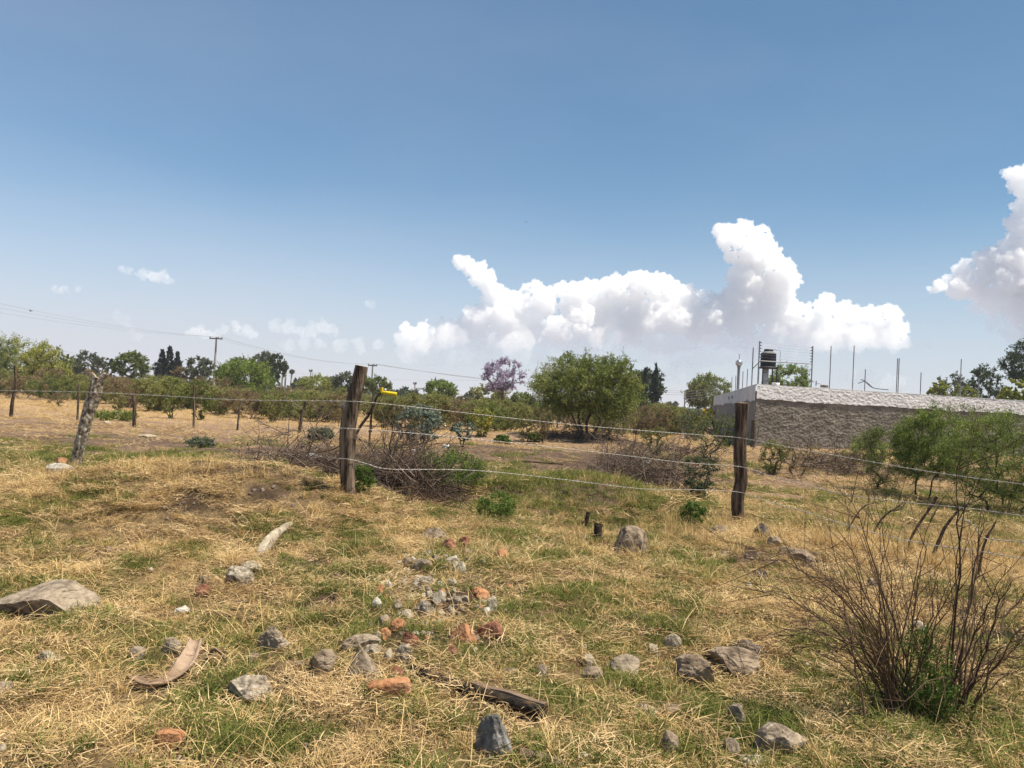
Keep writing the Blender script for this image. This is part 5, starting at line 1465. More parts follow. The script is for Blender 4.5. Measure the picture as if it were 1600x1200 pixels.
far('tree', 622, 610, 622, 14, 220, 'hazy bush right of the yellow container', 'leaf_dark', 329, n=40)
far('tree', 738, 610, 628, 12, 200, 'hazy dark tree right of the compact round tree', 'leaf_dark', 330, n=40)
jac = far('jacaranda_tree', 783, 560, 614, 36, 92, 'jacaranda tree in purple bloom on the horizon', 'flower_purple', 331, n=110, stems=4, gap=0.75, leafpx=2.4, rcf=0.2, up=0.5, per=13)
far('tree', 765, 600, 634, 30, 98, 'yellow green bush at the foot of the purple tree', 'leaf_olive', 332, n=80)
far('tree', 818, 615, 640, 24, 84, 'green bush right of the purple tree', 'leaf_green', 333, n=70)
far('tree', 1012, 576, 640, 26, 100, 'dark dense tree mass around the cypresses', 'leaf_dark', 334, n=190, gap=0.1)
far('tree', 992, 578, 632, 20, 98, 'dark tree at the left of the cypress mass', 'leaf_dark', 344, n=120, gap=0.1)
for px, pt, lab in ((986, 573, 'short cypress tip beside the large round tree'), (1009, 575, 'middle cypress spire of the dark tree mass'), (1026, 566, 'tallest leaning cypress spire')):
    far('cypress_tree', px - 2, pt, 640, 6.5, 96, lab, 'leaf_conifer', 335 + px, shape='cone', n=110, stems=1, stem_r=0.02, up=2.5, rcf=0.5, gap=0, per=14, leafpx=1.6, cat='cypress')
far('tree', 1052, 628, 642, 12, 190, 'small distant tree in the gap left of the lamp pole', 'leaf_greygreen', 345, n=40)
far('tree', 1110, 584, 640, 36, 112, 'drooping olive pepper tree left of the building roof', 'leaf_green', 346, n=150, droop=0.4)
far('tree', 1088, 594, 636, 18, 110, 'left part of tree with brownish drooping foliage before the building', 'leaf_olive', 347, n=80, droop=0.5)
far('tree', 1232, 568, 640, 34, 95, 'round dark green tree behind the water tank', 'leaf_vivid', 348, n=160, gap=0.2)
far('tree', 1208, 580, 640, 18, 93, 'green tree directly below the water tank', 'leaf_vivid', 349, n=80)
far('tree', 1490, 586, 640, 26, 92, 'thin grey tree above the long wall, left of the ragged pine', 'leaf_greygreen', 350, n=80, gap=0.65)
far('tree', 1536, 568, 645, 28, 88, 'ragged grey pine above the long wall', 'leaf_dark', 351, n=110, gap=0.65)
far('tree', 1604, 533, 600, 36, 70, 'dark pine reaching in at the right edge', 'leaf_dark', 352, n=130, gap=0.6)
far('palm_shrub', 1466, 597, 640, 16, 62, 'bright spiky plant showing over the long wall', 'leaf_yellowgreen', 353, n=50, droop=0.4, leafpx=3.5, cat='plant')
far('palm_shrub', 1590, 594, 640, 24, 60, 'spiky yellow green palm showing over the wall at right', 'leaf_yellowgreen', 354, n=70, droop=0.4, leafpx=4, cat='plant')
far('tree', 1508, 602, 640, 20, 75, 'green bush just over the wall below the thin grey tree', 'leaf_yellowgreen', 355, n=60)
far('shrub', 1106, 640, 672, 14, 78, 'yellow flowering shrub at the corner of the side wall', 'leaf_olive', 356, n=60, flowers=('flower_yellow', 260, 0.28, 'flowers'), cat='shrub')
# distant wooded line that reads as one mass
rs = np.random.default_rng(21)
mb = MB()
C = []
for px in np.arange(-150, 1900, 5.0):
    d = rs.uniform(260, 420); x = (px - 800) / F * d; hgt = rs.uniform(2.2, 4.6) * (1.25 if px < 500 else 0.9)
    q = norm(rs.normal(0, 1, (70, 3))) * np.array([4.2, 4.2, hgt / 2]) * rs.uniform(0.5, 1, (70, 1)) ** 0.5 + np.array([x, d, hgt / 2])
    C.append(q)
leaves(mb, np.concatenate(C), rs, 1.5, 1.0, 0, None)
tag(mb.build('far_woodland', MAT['leaf_dark']), 'distant dark line of trees along the horizon', 'woodland', kind='stuff')

# ================================================================== POLES AND LINES
MAT['concrete_pole'] = M('pole_concrete', [(0, (0.28, 0.25, 0.22)), (1, (0.45, 0.41, 0.37))], scale=3)
MAT['wood_arm'] = M('pole_arm', [(0, (0.07, 0.06, 0.055)), (1, (0.14, 0.12, 0.11))], scale=3)
def upole(px, ptop, d, armpx, label, r0=2.6, arm_y=3.0):
    x = (px - 800) / F * d; z0 = gz(x, d); s_ = d / F; zt = at(px, ptop, d)[2] - z0
    r_ = thing('utility_pole', (x, d, z0), label, 'utility pole')
    mb = MB(); tube(mb, [(0, 0, -0.3), (0, 0, zt)], [r0 * s_ * 0.85, r0 * s_ * 0.5], 10); mb.build('pole', MAT['concrete_pole'], r_)
    za = zt - arm_y * s_
    mb = MB(); box(mb, (0, -0.2, za), (armpx * 2 * s_, 0.2, 1.7 * s_)); arm_ = mb.build('crossarm', MAT['wood_arm'], r_, smooth=False)
    out_ = []
    for f_ in (-0.93, 0.35, 0.93):
        p = np.array([armpx * s_ * f_, -0.2, za + 0.8 * s_])
        mb = MB(); lathe(mb, [(0.35 * s_, 0), (0.9 * s_, 0.5 * s_), (0.9 * s_, 1.2 * s_), (0.5 * s_, 2.0 * s_), (0.01, 2.2 * s_)], p, 10); mb.build('insulator', MAT['wood_arm'], arm_)
        out_.append(np.array([x, d, z0]) + p + (0, 0, 2 * s_))
    return out_, r_
i1, p1 = upole(334.5, 526, 129, 10, 'tall concrete utility pole with a crossarm on the left horizon')
i2, p2 = upole(581, 569, 205, 7, 'smaller farther utility pole right of the middle fence post', 2.0, 2.2)
i3, p3 = upole(485, 577, 300, 2.5, 'thin distant utility pole left of the middle fence post', 1.3)
i4, p4 = upole(648.5, 597, 300, 2.5, 'thin distant pole left of the compact round tree', 1.4)
MAT['cable'] = M('cable', [(0, (0.2, 0.2, 0.21)), (1, (0.26, 0.26, 0.27))], scale=3)  # haze put into the colour: grey lightened for distant wires
def cable(a, b, sag, r, label, grp=None):
    P = curve(a, b, sag, 24); c = P[12].copy()
    mb = MB(); tube(mb, P - c, r, 4)
    tag(mb.build('power_line', MAT['cable'], loc=c), label, 'power line', grp)
for k, (py, i_) in enumerate(((474, 0), (481.5, 1), (489, 2))):
    cable(at(-14, py - 3, 88), i1[i_], 0.55, 0.010, ['upper', 'middle', 'lower'][k] + ' of three power lines running to the left photo edge')
for k in range(3):
    cable(i1[k], i2[k], 1.3, 0.012, ['left', 'middle', 'right'][k] + ' wire strung between the two utility poles')
    cable(i2[k], at(1125, 612 + 3.5 * k, 190), 1.6, 0.024, ['upper', 'middle', 'lower'][k] + ' far wire from the second pole towards the building')
cable(at(85, 546, 230), at(500, 584, 240), 2.0, 0.02, 'faint distant wire above the left tree line, upper')
cable(at(85, 551, 230), at(760, 594, 240), 2.5, 0.02, 'faint distant wire above the left tree line, lower')
# lamp pole and the pale bar
x, d = (1071 - 800) / F * 95, 95; z0 = gz(x, d); zt = at(1071, 611, d)[2] - z0
r_ = thing('lamp_pole', (x, d, z0), 'slim grey street lamp pole in the gap left of the building', 'lamp pole')
mb = MB(); tube(mb, [(0, 0, 0), (0, 0, zt)], 0.09, 8); mb.build('pole', MAT['concrete_pole'], r_)
mb = MB(); tube(mb, [(0, 0, zt), (0.15, 0, zt + 0.15), (0.45, 0, zt + 0.22)], 0.07, 6); mb.build('lamp_head', MAT['steel'], r_)
for k in range(4):
    cable(np.array([x, d, z0 + zt - 0.1 - k * 0.28]), at(1119, 604 + k * 4.5, 82), 0.1, 0.022, ['topmost', 'second', 'third', 'lowest'][k] + ' of four cables from the lamp pole to the building')
x, d = (656 - 800) / F * 300, 298; p = at(656, 607.5, d)
mb = MB(); box(mb, (0, 0, 0), (3.6, 0.2, 0.7)); tag(mb.build('sign_board', MAT['plastic_white'], loc=p, smooth=False), 'thin pale board mounted beside the thin distant pole', 'sign')
# low distant houses glimpsed as pale specks
for px, py, w_, h_, lab in ((104, 577, 9, 5, 'pale house glimpsed behind the hazy tree at far left'), (1045, 641, 8, 5, 'pale house glimpsed left of the lamp pole'), (226, 592, 5, 4, 'tiny white house speck right of the ragged tree')):
    p = at(px, py, 185); s_ = 185 / F; z0 = gz(p[0], p[1]); hh_ = max(1.0, p[2] - z0 + h_ * s_ / 2)
    r_ = thing('small_house', (p[0], p[1], z0), lab, 'house')
    mb = MB(); box(mb, (0, 0, hh_ / 2), (w_ * s_ * 1.5, 3, hh_)); mb.build('wall', MAT['render_smooth_white'], r_, smooth=False)
    mb = MB(); box(mb, (0, 0, hh_ + 0.1), (w_ * s_ * 1.6, 3.4, 0.2)); mb.build('roof', MAT['block'], r_, smooth=False)
# bird
def bird(px, py, d, sz, label):
    p = at(px, py, d); r_ = MB()
    tube(r_, [(-0.35 * sz, 0, 0), (-0.1 * sz, 0, 0), (0.2 * sz, 0, 0.02), (0.42 * sz, 0, 0.03)], np.array([0.02, 0.09, 0.08, 0.02]) * sz, 8)
    for s_ in (-1, 1):
        r_.add([(0.1 * sz, 0, 0.02), (-0.15 * sz, 0, 0.02), (-0.25 * sz, s_ * 0.75 * sz, 0.18 * sz), (-0.02 * sz, s_ * 0.45 * sz, 0.2 * sz)], [[0, 1, 2, 3]])
    o = r_.build('bird', MAT['dark_steel'], loc=p); o.rotation_euler = (0, 0, 0.5); tag(o, label, 'bird')
bird(822, 347, 120, 0.45, 'small dark bird high above the big cloud')
bird(48, 486, 88, 0.5, 'tiny dark bird by the power lines at left')

# ================================================================== GRASS
def blades(n, rad, ln, lean, wd, seed, bend=0.5, lie=0.0, vr=(0, 1)):
    rs = np.random.default_rng(seed)
    a = rs.uniform(0, 2 * np.pi, n); q = rad * np.sqrt(rs.uniform(0, 1, n))
    B = np.stack([np.cos(a) * q, np.sin(a) * q, np.full(n, -0.01)], 1)
    az = rs.uniform(0, 2 * np.pi, n)
    D = np.stack([np.cos(az), np.sin(az), np.zeros(n)], 1)
    L_ = rs.uniform(*ln, n)[:, None]; le = np.abs(rs.normal(lean, 0.25, n))[:, None]
    lie_ = (rs.uniform(0, 1, n) < lie)[:, None]
    side = norm(np.cross(D, np.array([0, 0, 1.0])) + rs.normal(0, 0.5, (n, 3)))
    V = []
    pos = B.copy(); ang = np.where(lie_, 1.35, le)
    pos[:, 2] += np.where(lie_[:, 0], rs.uniform(0.0, 0.035, n), 0)
    w_ = wd * rs.uniform(0.6, 1.4, (n, 1)) / 2
    rows = []
    for k in range(4):
        ww = w_ * (1, 0.9, 0.65, 0.05)[k]
        rows.append(pos - side * ww); rows.append(pos + side * ww)
        dirv = D * np.sin(ang) + np.array([0, 0, 1.0]) * np.cos(ang)
        pos = pos + dirv * L_ / 3
        pos[:, 2] = np.maximum(pos[:, 2], 0.002)
        ang = ang + np.where(lie_, rs.uniform(-0.1, 0.3, (n, 1)), bend * rs.uniform(0.2, 1.3, (n, 1)))
    V = np.stack(rows, 1).reshape(-1, 3)
    b = np.arange(n)[:, None, None] * 8
    Fq = (b + np.array([[0, 1, 3, 2], [2, 3, 5, 4], [4, 5, 7, 6]])[None]).reshape(-1, 4)
    v = rs.uniform(*vr, n)
    return MB().add(V, Fq, 0, np.repeat(v, 8))

MAT['grass_green'] = M('green_grass', [(0.0, (0.045, 0.072, 0.014)), (0.4, (0.13, 0.16, 0.034)), (0.75, (0.27, 0.265, 0.075)), (1, (0.46, 0.39, 0.15))], scale=1.2, detail=3, attr=0.65, transl=0.3, coord='World', rough=0.8, spec=0.15)
MAT['grass_dry'] = M('dry_straw', [(0.0, (0.23, 0.145, 0.062)), (0.4, (0.50, 0.345, 0.145)), (0.8, (0.75, 0.56, 0.275)), (1, (0.87, 0.73, 0.46))], scale=1.6, detail=4, attr=0.6, transl=0.2, coord='World', rough=0.8, spec=0.15)
MAT['grass_litter'] = M('straw_litter', [(0.0, (0.10, 0.065, 0.042)), (0.35, (0.34, 0.225, 0.115)), (0.75, (0.62, 0.445, 0.225)), (1, (0.82, 0.67, 0.43))], scale=1.6, detail=4, attr=0.7, transl=0.1, coord='World', rough=0.9, spec=0.1)

def source(name, specs, mat):
    c = bpy.data.collections.new(name)
    for i, s_ in enumerate(specs):
        o = bpy.data.objects.new('%s_%02d' % (name, i), blades(**s_).mesh(name, [mat]))
        c.objects.link(o)
    return c

def scatter(name, pts, coll, label, cat, nsrc, smin, smax, seed, tilt=0.12):
    rs = np.random.default_rng(seed)
    pts = np.asarray(pts); n = len(pts)
    me = bpy.data.meshes.new(name); me.vertices.add(n); me.vertices.foreach_set('co', pts.ravel().astype(np.float32))
    at_ = me.attributes.new('rot', 'FLOAT_VECTOR', 'POINT')
    rot = np.stack([rs.normal(0, tilt, n), rs.normal(0, tilt, n), rs.uniform(0, 6.283, n)], 1)
    at_.data.foreach_set('vector', rot.ravel().astype(np.float32))
    at_ = me.attributes.new('scl', 'FLOAT', 'POINT'); at_.data.foreach_set('value', (rs.uniform(smin, smax, n) if np.isscalar(smin) else smin).astype(np.float32))
    at_ = me.attributes.new('idx', 'INT', 'POINT'); at_.data.foreach_set('value', rs.integers(0, nsrc, n).astype(np.int32))
    o = bpy.data.objects.new(name, me); COL.objects.link(o)
    g = bpy.data.node_groups.new(name, 'GeometryNodeTree')
    g.interface.new_socket('Geometry', in_out='INPUT', socket_type='NodeSocketGeometry')
    g.interface.new_socket('Geometry', in_out='OUTPUT', socket_type='NodeSocketGeometry')
    N_, L_ = g.nodes.new, g.links.new
    gi, go = N_('NodeGroupInput'), N_('NodeGroupOutput')
    ip = N_('GeometryNodeInstanceOnPoints'); ci = N_('GeometryNodeCollectionInfo')
    ci.inputs['Collection'].default_value = coll; ci.inputs['Separate Children'].default_value = True; ci.inputs['Reset Children'].default_value = True
    def attr(nm, ty):
        a = N_('GeometryNodeInputNamedAttribute'); a.data_type = ty; a.inputs['Name'].default_value = nm; return a.outputs['Attribute']
    m2p = N_('GeometryNodeMeshToPoints')
    L_(gi.outputs[0], ip.inputs['Points']); L_(ci.outputs[0], ip.inputs['Instance'])
    ip.inputs['Pick Instance'].default_value = True
    L_(attr('idx', 'INT'), ip.inputs['Instance Index'])
    L_(attr('rot', 'FLOAT_VECTOR'), ip.inputs['Rotation']); L_(attr('scl', 'FLOAT'), ip.inputs['Scale'])
    L_(ip.outputs[0], go.inputs[0])
    md = o.modifiers.new('scatter', 'NODES'); md.node_group = g
    tag(o, label, cat, kind='stuff')
    return o

def patch(x, y, f=1.1, seed=61, k=2.6, o=0.5):
    return np.clip(o + k * fbm(x * f, y * f, 0, seed, 4), 0, 1)

def field(n, d0, d1, mask, seed, margin=1.25, foot=True, jitter=True):
    """points over the visible ground between two depths, kept where mask(x, y) beats a random number"""
    rs = np.random.default_rng(seed)
    d = np.sqrt(rs.uniform(d0 * d0, d1 * d1, n)); u = rs.uniform(-0.72, 0.72, n) * margin
    x, y = u * d, d
    k = mask(x, y) * (1 - 0.9 * bare(x, y)) > rs.uniform(0, 1, n)
    x, y = x[k], y[k]
    if foot:
        ok = np.ones(len(x), bool)
        for fx, fy, fr_ in FOOT:
            ok &= (x - fx) ** 2 + (y - fy) ** 2 > fr_ ** 2
        x, y = x[ok], y[ok]
    # nothing grows inside the building
    inb = ((x - c0[0]) * -nl[0] + (y - c0[1]) * -nl[1] > -0.2) & ((x - c0[0]) * -nf[0] + (y - c0[1]) * -nf[1] > -0.2)
    x, y = x[~inb], y[~inb]
    return np.stack([x, y, height(x, y)], 1)

gsrc = source('green_tuft', [dict(n=120, rad=0.12, ln=(0.02, 0.085), lean=0.6, wd=0.0038, seed=s, bend=0.45) for s in range(6)], MAT['grass_green'])
dsrc = source('dry_tuft', [dict(n=75, rad=0.14, ln=(0.04, 0.14), lean=0.85, wd=0.0036, seed=50 + s, bend=0.4, lie=0.45) for s in range(6)], MAT['grass_dry'])
lsrc = source('litter', [dict(n=150, rad=0.20, ln=(0.025, 0.12), lean=1.2, wd=0.0036, seed=80 + s, bend=0.2, lie=0.92) for s in range(5)], MAT['grass_litter'])
ssrc = source('stalk', [dict(n=6, rad=0.14, ln=(0.15, 0.46), lean=0.8, wd=0.0042, seed=110 + s, bend=0.42, lie=0.15, vr=(0.5, 1)) for s in range(8)], MAT['grass_dry'])
rsrc = source('rooted_tuft', [dict(n=55, rad=0.035, ln=(0.05, 0.16), lean=0.42, wd=0.0042, seed=200 + s, bend=0.4, lie=0.05) for s in range(5)], MAT['grass_dry'])
rgsrc = source('rooted_green', [dict(n=55, rad=0.035, ln=(0.04, 0.13), lean=0.45, wd=0.0045, seed=220 + s, bend=0.45) for s in range(5)], MAT['grass_green'])
tsrc = source('tall_tuft', [dict(n=60, rad=0.10, ln=(0.12, 0.34), lean=0.4, wd=0.005, seed=140 + s, bend=0.3, lie=0.1) for s in range(5)], MAT['grass_dry'])
bsrc = source('leafy_blade', [dict(n=46, rad=0.14, ln=(0.08, 0.2), lean=0.6, wd=0.007, seed=170 + s, bend=0.6, vr=(0, 0.6)) for s in range(4)], MAT['grass_green'])

scatter('green_grass', field(15000, 2.6, 10, lambda x, y: np.clip(greenness(x, y) * 1.7, 0, 1) * (0.15 + 0.85 * patch(x, y, 2.2, 64, 3.2, 0.55)), 1), gsrc, 'short green grass in patches over the foreground slope', 'grass', 6, 0.55, 1.4, 1)
scatter('green_grass', field(24000, 10, 26, lambda x, y: np.clip(greenness(x, y) * 1.3 + 0.02, 0, 1), 2), gsrc, 'green grass tufts beyond the wire fence', 'grass', 6, 1.1, 2.0, 2)
scatter('straw_litter', field(8000, 2.6, 10.5, lambda x, y: (0.35 + 0.65 * region(x, y)) * (0.25 + 0.75 * patch(x, y, 2.2, 62, 3.2, 0.5)), 3, foot=False), lsrc, 'flattened broken straw covering the foreground', 'straw', 5, 0.8, 1.3, 3)
scatter('dry_grass', field(9500, 2.6, 11, lambda x, y: np.clip(1.15 - greenness(x, y), 0.15, 1) * np.clip(region(x, y) * 1.6, 0.2, 1) * (0.1 + 0.9 * patch(x, y, 2.0, 63, 3.2, 0.5)), 4), dsrc, 'dry straw coloured grass in the foreground', 'grass', 6, 0.5, 1.3, 4)
scatter('dry_grass', field(13000, 11, 30, lambda x, y: np.clip(region(x, y) * 1.2 - 0.32, 0.01, 1) * np.clip(1.25 - (y - 10.5) / 3.5 * (x < 2.5), 0.28, 1), 5), dsrc, 'dry grass over the field behind the fence', 'grass', 6, 0.8, 1.5, 5)
scatter('straw_litter', field(6000, 10.5, 30, lambda x, y: (0.2 + 0.5 * region(x, y)) * np.clip(1.25 - (y - 10.5) / 3.5 * (x < 2.5), 0.55, 1), 6), lsrc, 'brown litter over the field behind the fence', 'straw', 5, 1.4, 2.6, 6)
scatter('dry_grass', field(12000, 30, 75, lambda x, y: np.clip(region(x, y) * 1.3 - 0.25, 0.02, 1), 7, 1.1), dsrc, 'dry grass of the far field up to the thicket', 'grass', 6, 1.3, 2.6, 7)
scatter('dry_stalks', field(850, 2.6, 8.5, lambda x, y: np.clip(0.4 + 0.6 * region(x, y), 0, 1), 8, foot=False), ssrc, 'long bleached straw stalks bending over the foreground', 'grass', 8, 0.45, 1.0, 8)
scatter('rooted_tufts', field(1700, 2.6, 11, lambda x, y: 0.25 + 0.75 * patch(x, y, 2.0, 65, 3.0, 0.45), 31), rsrc, 'small rooted tufts of dry grass in the foreground', 'grass', 5, 0.5, 1.25, 31)
scatter('rooted_green_tufts', field(1900, 2.6, 11, lambda x, y: np.clip(greenness(x, y) * 1.2, 0.05, 1), 32), rgsrc, 'small rooted tufts of green grass in the foreground', 'grass', 5, 0.5, 1.25, 32)
scatter('tall_dry_grass', field(4200, 7, 20, lambda x, y: np.clip(0.9 * np.exp(-((x - 2.6) / 1.8) ** 2 - ((y - 9.6) / 1.6) ** 2) + 0.9 * np.exp(-((x - 5.2) / 2.2) ** 2 - ((y - 10.0) / 3.5) ** 2) + 0.55 * np.exp(-((x + 8.0) / 2.5) ** 2 - ((y - 12.5) / 1.6) ** 2) + 0.8 * np.exp(-((x + 3.6) / 2.6) ** 2 - ((y - 8.55) / 0.35) ** 2) + 0.04, 0, 1), 9),
        tsrc, 'taller golden straw tufts around the right fence post', 'grass', 5, 0.4, 1.05, 9)
scatter('leafy_grass', field(500, 2.8, 5.2, lambda x, y: np.clip(1.2 * np.exp(-((x - 2.35) / 0.55) ** 2 - ((y - 4.0) / 0.5) ** 2), 0, 1), 10, foot=False), bsrc, 'fresh leafy green grass around the foot of the twig bush', 'grass', 4, 0.7, 1.2, 10)

# dirt clods
csrc = bpy.data.collections.new('clod_source')
MAT['clod'] = M('dry_clod', [(0.0, (0.085, 0.064, 0.054)), (0.5, (0.165, 0.125, 0.10)), (1, (0.27, 0.205, 0.16))], scale=20, bump=0.8, coord='Object')
for s_ in range(4):
    o = bpy.data.objects.new('clod_%d' % s_, rock_mesh(500 + s_, (0.07, 0.07, 0.05), 4, 3, 0.3).mesh('clod', [MAT['clod']])); csrc.objects.link(o)
clm = lambda x, y: np.clip(bare(x, y) * 1.2 + 0.03, 0, 1) / np.clip(1 - 0.9 * bare(x, y), 0.1, 1)
scatter('dirt_clods', field(14000, 3, 14, clm, 12, foot=False), csrc, 'dark dry clods of earth on the bare patches', 'soil', 4, 0.12, 0.9, 12, tilt=1.0)

# ================================================================== CLOUDS
def cloudmat(name, density, col=(0.998, 0.978, 0.948)):
    """vapour: the mesh is filled with an even scattering volume, so rims are thin and cores dense"""
    mt = bpy.data.materials.new(name); mt.use_nodes = True
    t = mt.node_tree; t.nodes.clear(); N_, L_ = t.nodes.new, t.links.new
    o = N_('ShaderNodeOutputMaterial'); V = N_('ShaderNodeVolumeScatter')
    V.inputs['Color'].default_value = (*col, 1); V.inputs['Density'].default_value = density; V.inputs['Anisotropy'].default_value = 0.0
    L_(V.outputs[0], o.inputs['Volume'])
    mt.volume_intersection_method = 'FAST' if hasattr(mt, 'volume_intersection_method') else None
    return mt

def cloud(name, blobs, D, mat, label, seed=1, vox=12.0, kids=(9, 6), thick=0.8, disp=1.0, grow_=1.0, parent=None, cref=None, squash=1.0):
    rs = np.random.default_rng(seed)
    V0, F0 = ico(2)
    s_ = D / F
    mb = MB()
    c_ref = at(blobs[0][0], blobs[0][1], D) if cref is None else cref
    def put(c, r): mb.add(V0 * r * np.array([1, 1, squash]) + (c - c_ref), F0)
    for (px, py, r) in blobs:
        c = at(px, py, D + rs.uniform(-1, 1) * r * s_ * thick); R0 = r * s_ * 0.9 * grow_
        put(c, R0)
        for i in range(kids[0]):
            d = norm(rs.normal(0, 1, 3) + (0, -0.4, 0.25)); r1 = R0 * rs.uniform(0.3, 0.62); c1 = c + d * R0 * 0.75; put(c1, r1)
            for j in range(kids[1]):
                d2 = norm(d * 0.8 + rs.normal(0, 1, 3)); r2 = r1 * rs.uniform(0.25, 0.5); put(c1 + d2 * r1 * 0.9, r2)
    o = mb.build(name, mat, parent, loc=c_ref if parent is None else None)
    rm = o.modifiers.new('remesh', 'REMESH'); rm.mode = 'VOXEL'; rm.voxel_size = vox; rm.use_smooth_shade = True
    for i, (ty, sc_, st_, dp) in enumerate((('CLOUDS', 130, 66, 5), ('VORONOI', 52, -40, 0), ('VORONOI', 22, -20, 0), ('CLOUDS', 16, 18, 3))):
        tx = bpy.data.textures.new('%s_t%d' % (name, i), ty); tx.noise_scale = sc_ * (D / 6000)
        if ty == 'CLOUDS': tx.noise_depth = dp
        dm = o.modifiers.new('d%d' % i, 'DISPLACE'); dm.texture = tx; dm.texture_coords = 'GLOBAL'; dm.strength = st_ * disp * D / 6000; dm.mid_level = 0.5
    return tag(o, label, 'cloud') if parent is None else o

DC = 6500.0
neck = [(716,410,12),(731,417,15),(746,424,16),(757,438,17),(768,454,18),(780,468,18),(762,470,12)]
body = [(632,515,9),(645,520,13),(660,512,11),(668,524,14),(690,514,14),(705,512,14),(722,508,16),(740,500,20),(756,494,23),(742,516,18),(712,522,14),
 (790,500,28),(812,482,22),(823,448,9),(840,453,12),(850,475,25),(830,510,26),(880,457,16),(900,465,24),(920,452,16),(945,448,16),(965,443,15),(988,434,12),(975,460,28),(900,500,32),(940,495,34),(1012,453,20),(1025,439,15),(1042,444,14),
 (1050,462,24),(1075,464,18),(1092,478,20),(1010,490,34),(1060,495,32),(1105,486,20),(870,515,24),(980,512,26),(1090,512,24),(790,522,18),(1008,446,24),(1030,446,20),(960,452,22),(905,460,20),(1080,478,24),(1110,500,26)]
tower = [(1140,372,24),(1165,365,20),(1187,376,22),(1196,392,22),(1170,392,30),(1150,392,24),(1200,414,20),(1145,390,16),(1190,430,38),(1165,448,32),(1218,430,27),(1234,448,18),(1215,462,30),
 (1148,470,28),(1125,476,19),(1190,485,32),(1150,500,28),(1210,500,28)]
east = [(1240,497,26),(1286,480,17),(1291,469,12),(1319,478,10),(1300,492,21),(1330,497,20),(1360,494,18),(1382,489,15),(1395,499,17),(1402,515,15),(1411,524,9),(1372,512,18),(1340,515,18),(1280,510,22),(1250,515,20),(1310,515,18)]
base1 = [(px, 530 + 4 * math.sin(px * 0.05), 21) for px in range(640, 1405, 20)]
base2 = [(px, 554 + 5 * math.sin(px * 0.03), 20) for px in range(640, 1250, 22)]
cm = cloudmat('cloud_vapour', 0.022)
cmb = cloudmat('cloud_base_vapour', 0.0055)
cmc = cloudmat('cloud_low_vapour', 0.0020)
cr0 = at(900, 500, DC)
bank = thing('cumulus_cloud', cr0, 'long white cumulus bank with a tall tower above the building', 'cloud')
cloud('cloud_body', neck + body + tower + east, DC, cm, None, 1, 7.5, parent=bank, cref=cr0)
cloud('cloud_base', base1, DC, cmb, None, 3, 16.0, parent=bank, cref=cr0, thick=1.5)
cloud('cloud_base', base2, DC, cmc, None, 4, 18.0, parent=bank, cref=cr0, thick=1.5)
right = [(1583,272,14),(1600,277,20),(1588,290,11),(1610,300,24),(1604,330,22),(1580,347,11),(1600,352,24),(1592,380,17),(1575,388,19),(1555,398,17),(1535,408,17),(1515,418,15),(1500,428,15),(1482,441,13),(1467,448,11),(1455,453,7),(1500,452,20),(1530,446,32),(1570,432,40),(1625,430,62),(1550,470,22),(1590,480,28),(1605,500,24),(1660,370,50),(1640,520,40)]
rb = [(1530,478,18),(1555,498,18),(1580,520,20),(1610,545,24)]
cr1 = at(1550, 420, DC)
rc_ = thing('cumulus_cloud', cr1, 'white cumulus cloud cut by the right photo edge', 'cloud')
cloud('cloud_body', right, DC, cm, None, 2, 7.5, parent=rc_, cref=cr1)
cloud('cloud_base', rb, DC, cmb, None, 5, 16.0, parent=rc_, cref=cr1)
cm3 = cloudmat('thin_vapour', 0.0050)
cm4 = cloudmat('faint_vapour', 0.0030)
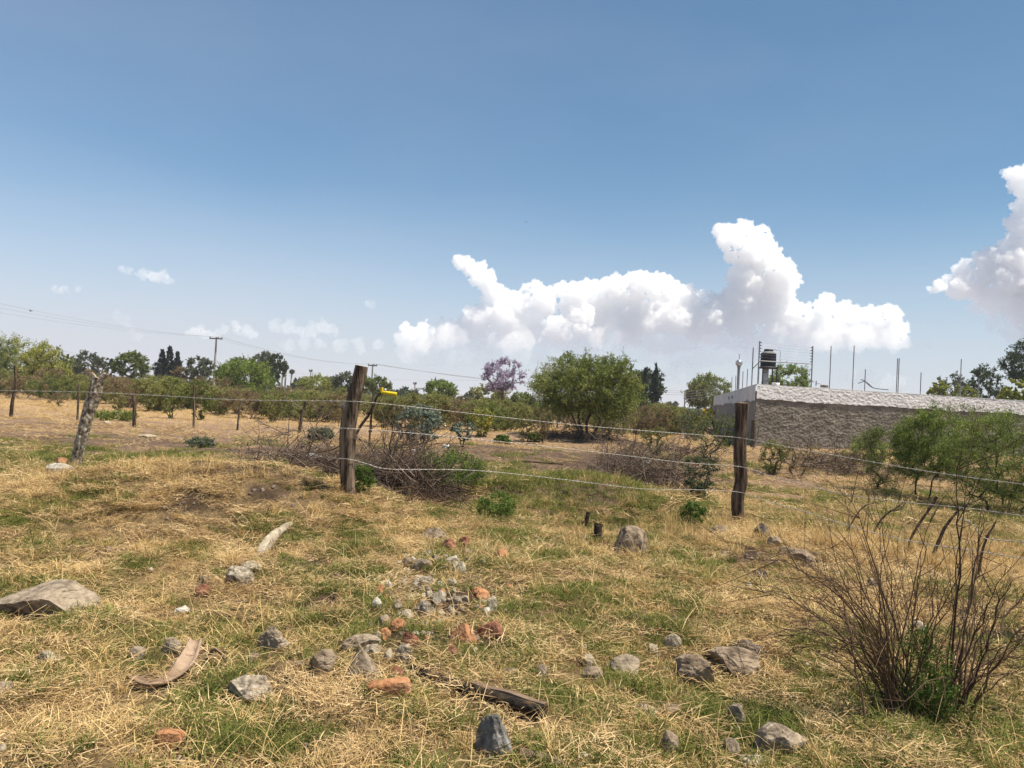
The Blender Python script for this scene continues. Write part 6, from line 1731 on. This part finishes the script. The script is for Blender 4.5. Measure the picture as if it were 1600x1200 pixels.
small = [([(190,421,5),(200,423,6),(212,428,4),(226,430,8),(240,431,10),(254,433,11),(264,438,6)], cm3, 'small ragged cloud alone in the left sky'),
 ([(84,452,4),(95,452,5),(106,453,5),(120,454,5)], cm3, 'small flat cloud wisp left of the ragged cloud'),
 ([(182,494,6),(190,498,9),(198,507,9),(206,516,9),(212,526,9)], cm4, 'faint pink cloud puff low above the left trees'),
 ([(300,520,9),(312,518,10),(325,522,9),(338,524,9),(352,516,9),(370,512,10),(385,517,9),(395,522,7)], cm3, 'low pink cloud puffs above the tall utility pole'),
 ([(430,510,11),(448,514,12),(470,518,12),(490,514,13),(508,511,13),(518,516,10)], cm4, 'faint cloud bank between the pole and the middle post'),
 ([(450,537,11),(475,535,12),(500,536,12),(530,540,12),(560,540,12),(590,538,10)], cm4, 'lowest faint cloud streak above the middle post'),
 ([(573,475,4),(579,476,5),(585,478,3)], cm4, 'tiny isolated cloud puff left of the long bank'),
 ([(1443,542,3),(1449,542,5),(1456,544,3)], cm3, 'tiny cloud puff over the long wall'),
 ([(1130,540,9),(1145,538,11),(1162,539,11),(1178,541,9)], cm4, 'faint cloud puff left of the water tank'),
 ([(1310,590,12),(1330,588,15),(1355,592,16),(1380,596,14),(1400,598,12)], cm4, 'very faint cloud low behind the upright rods'),
 ([(1035,590,13),(1050,582,15),(1065,572,14),(1082,580,16)], cm4, 'faint cloud low between the cypresses and the building'),]
for k, (bl, mt_, lab) in enumerate(small):
    cloud('cloud', bl, DC, mt_, lab, 10 + k, 9.0, thick=0.6, disp=1.0)


# ================================================================== HAZE
bpy.ops.mesh.primitive_cube_add(size=1)
hz = bpy.context.object
hz.name = 'haze'
hz.location = (0, 0, 15.0); hz.scale = (10100, 10100, 35.0)
hm = bpy.data.materials.new('haze'); hm.use_nodes = True
ht = hm.node_tree; ht.nodes.clear()
ho = ht.nodes.new('ShaderNodeOutputMaterial'); hv = ht.nodes.new('ShaderNodeVolumePrincipled')
hv.inputs['Color'].default_value = (0.78, 0.84, 0.95, 1)
hv.inputs['Density'].default_value = 0.0003
hv.inputs['Anisotropy'].default_value = 0.0
ht.links.new(hv.outputs[0], ho.inputs['Volume'])
hz.data.materials.append(hm)
tag(hz, kind='stuff')
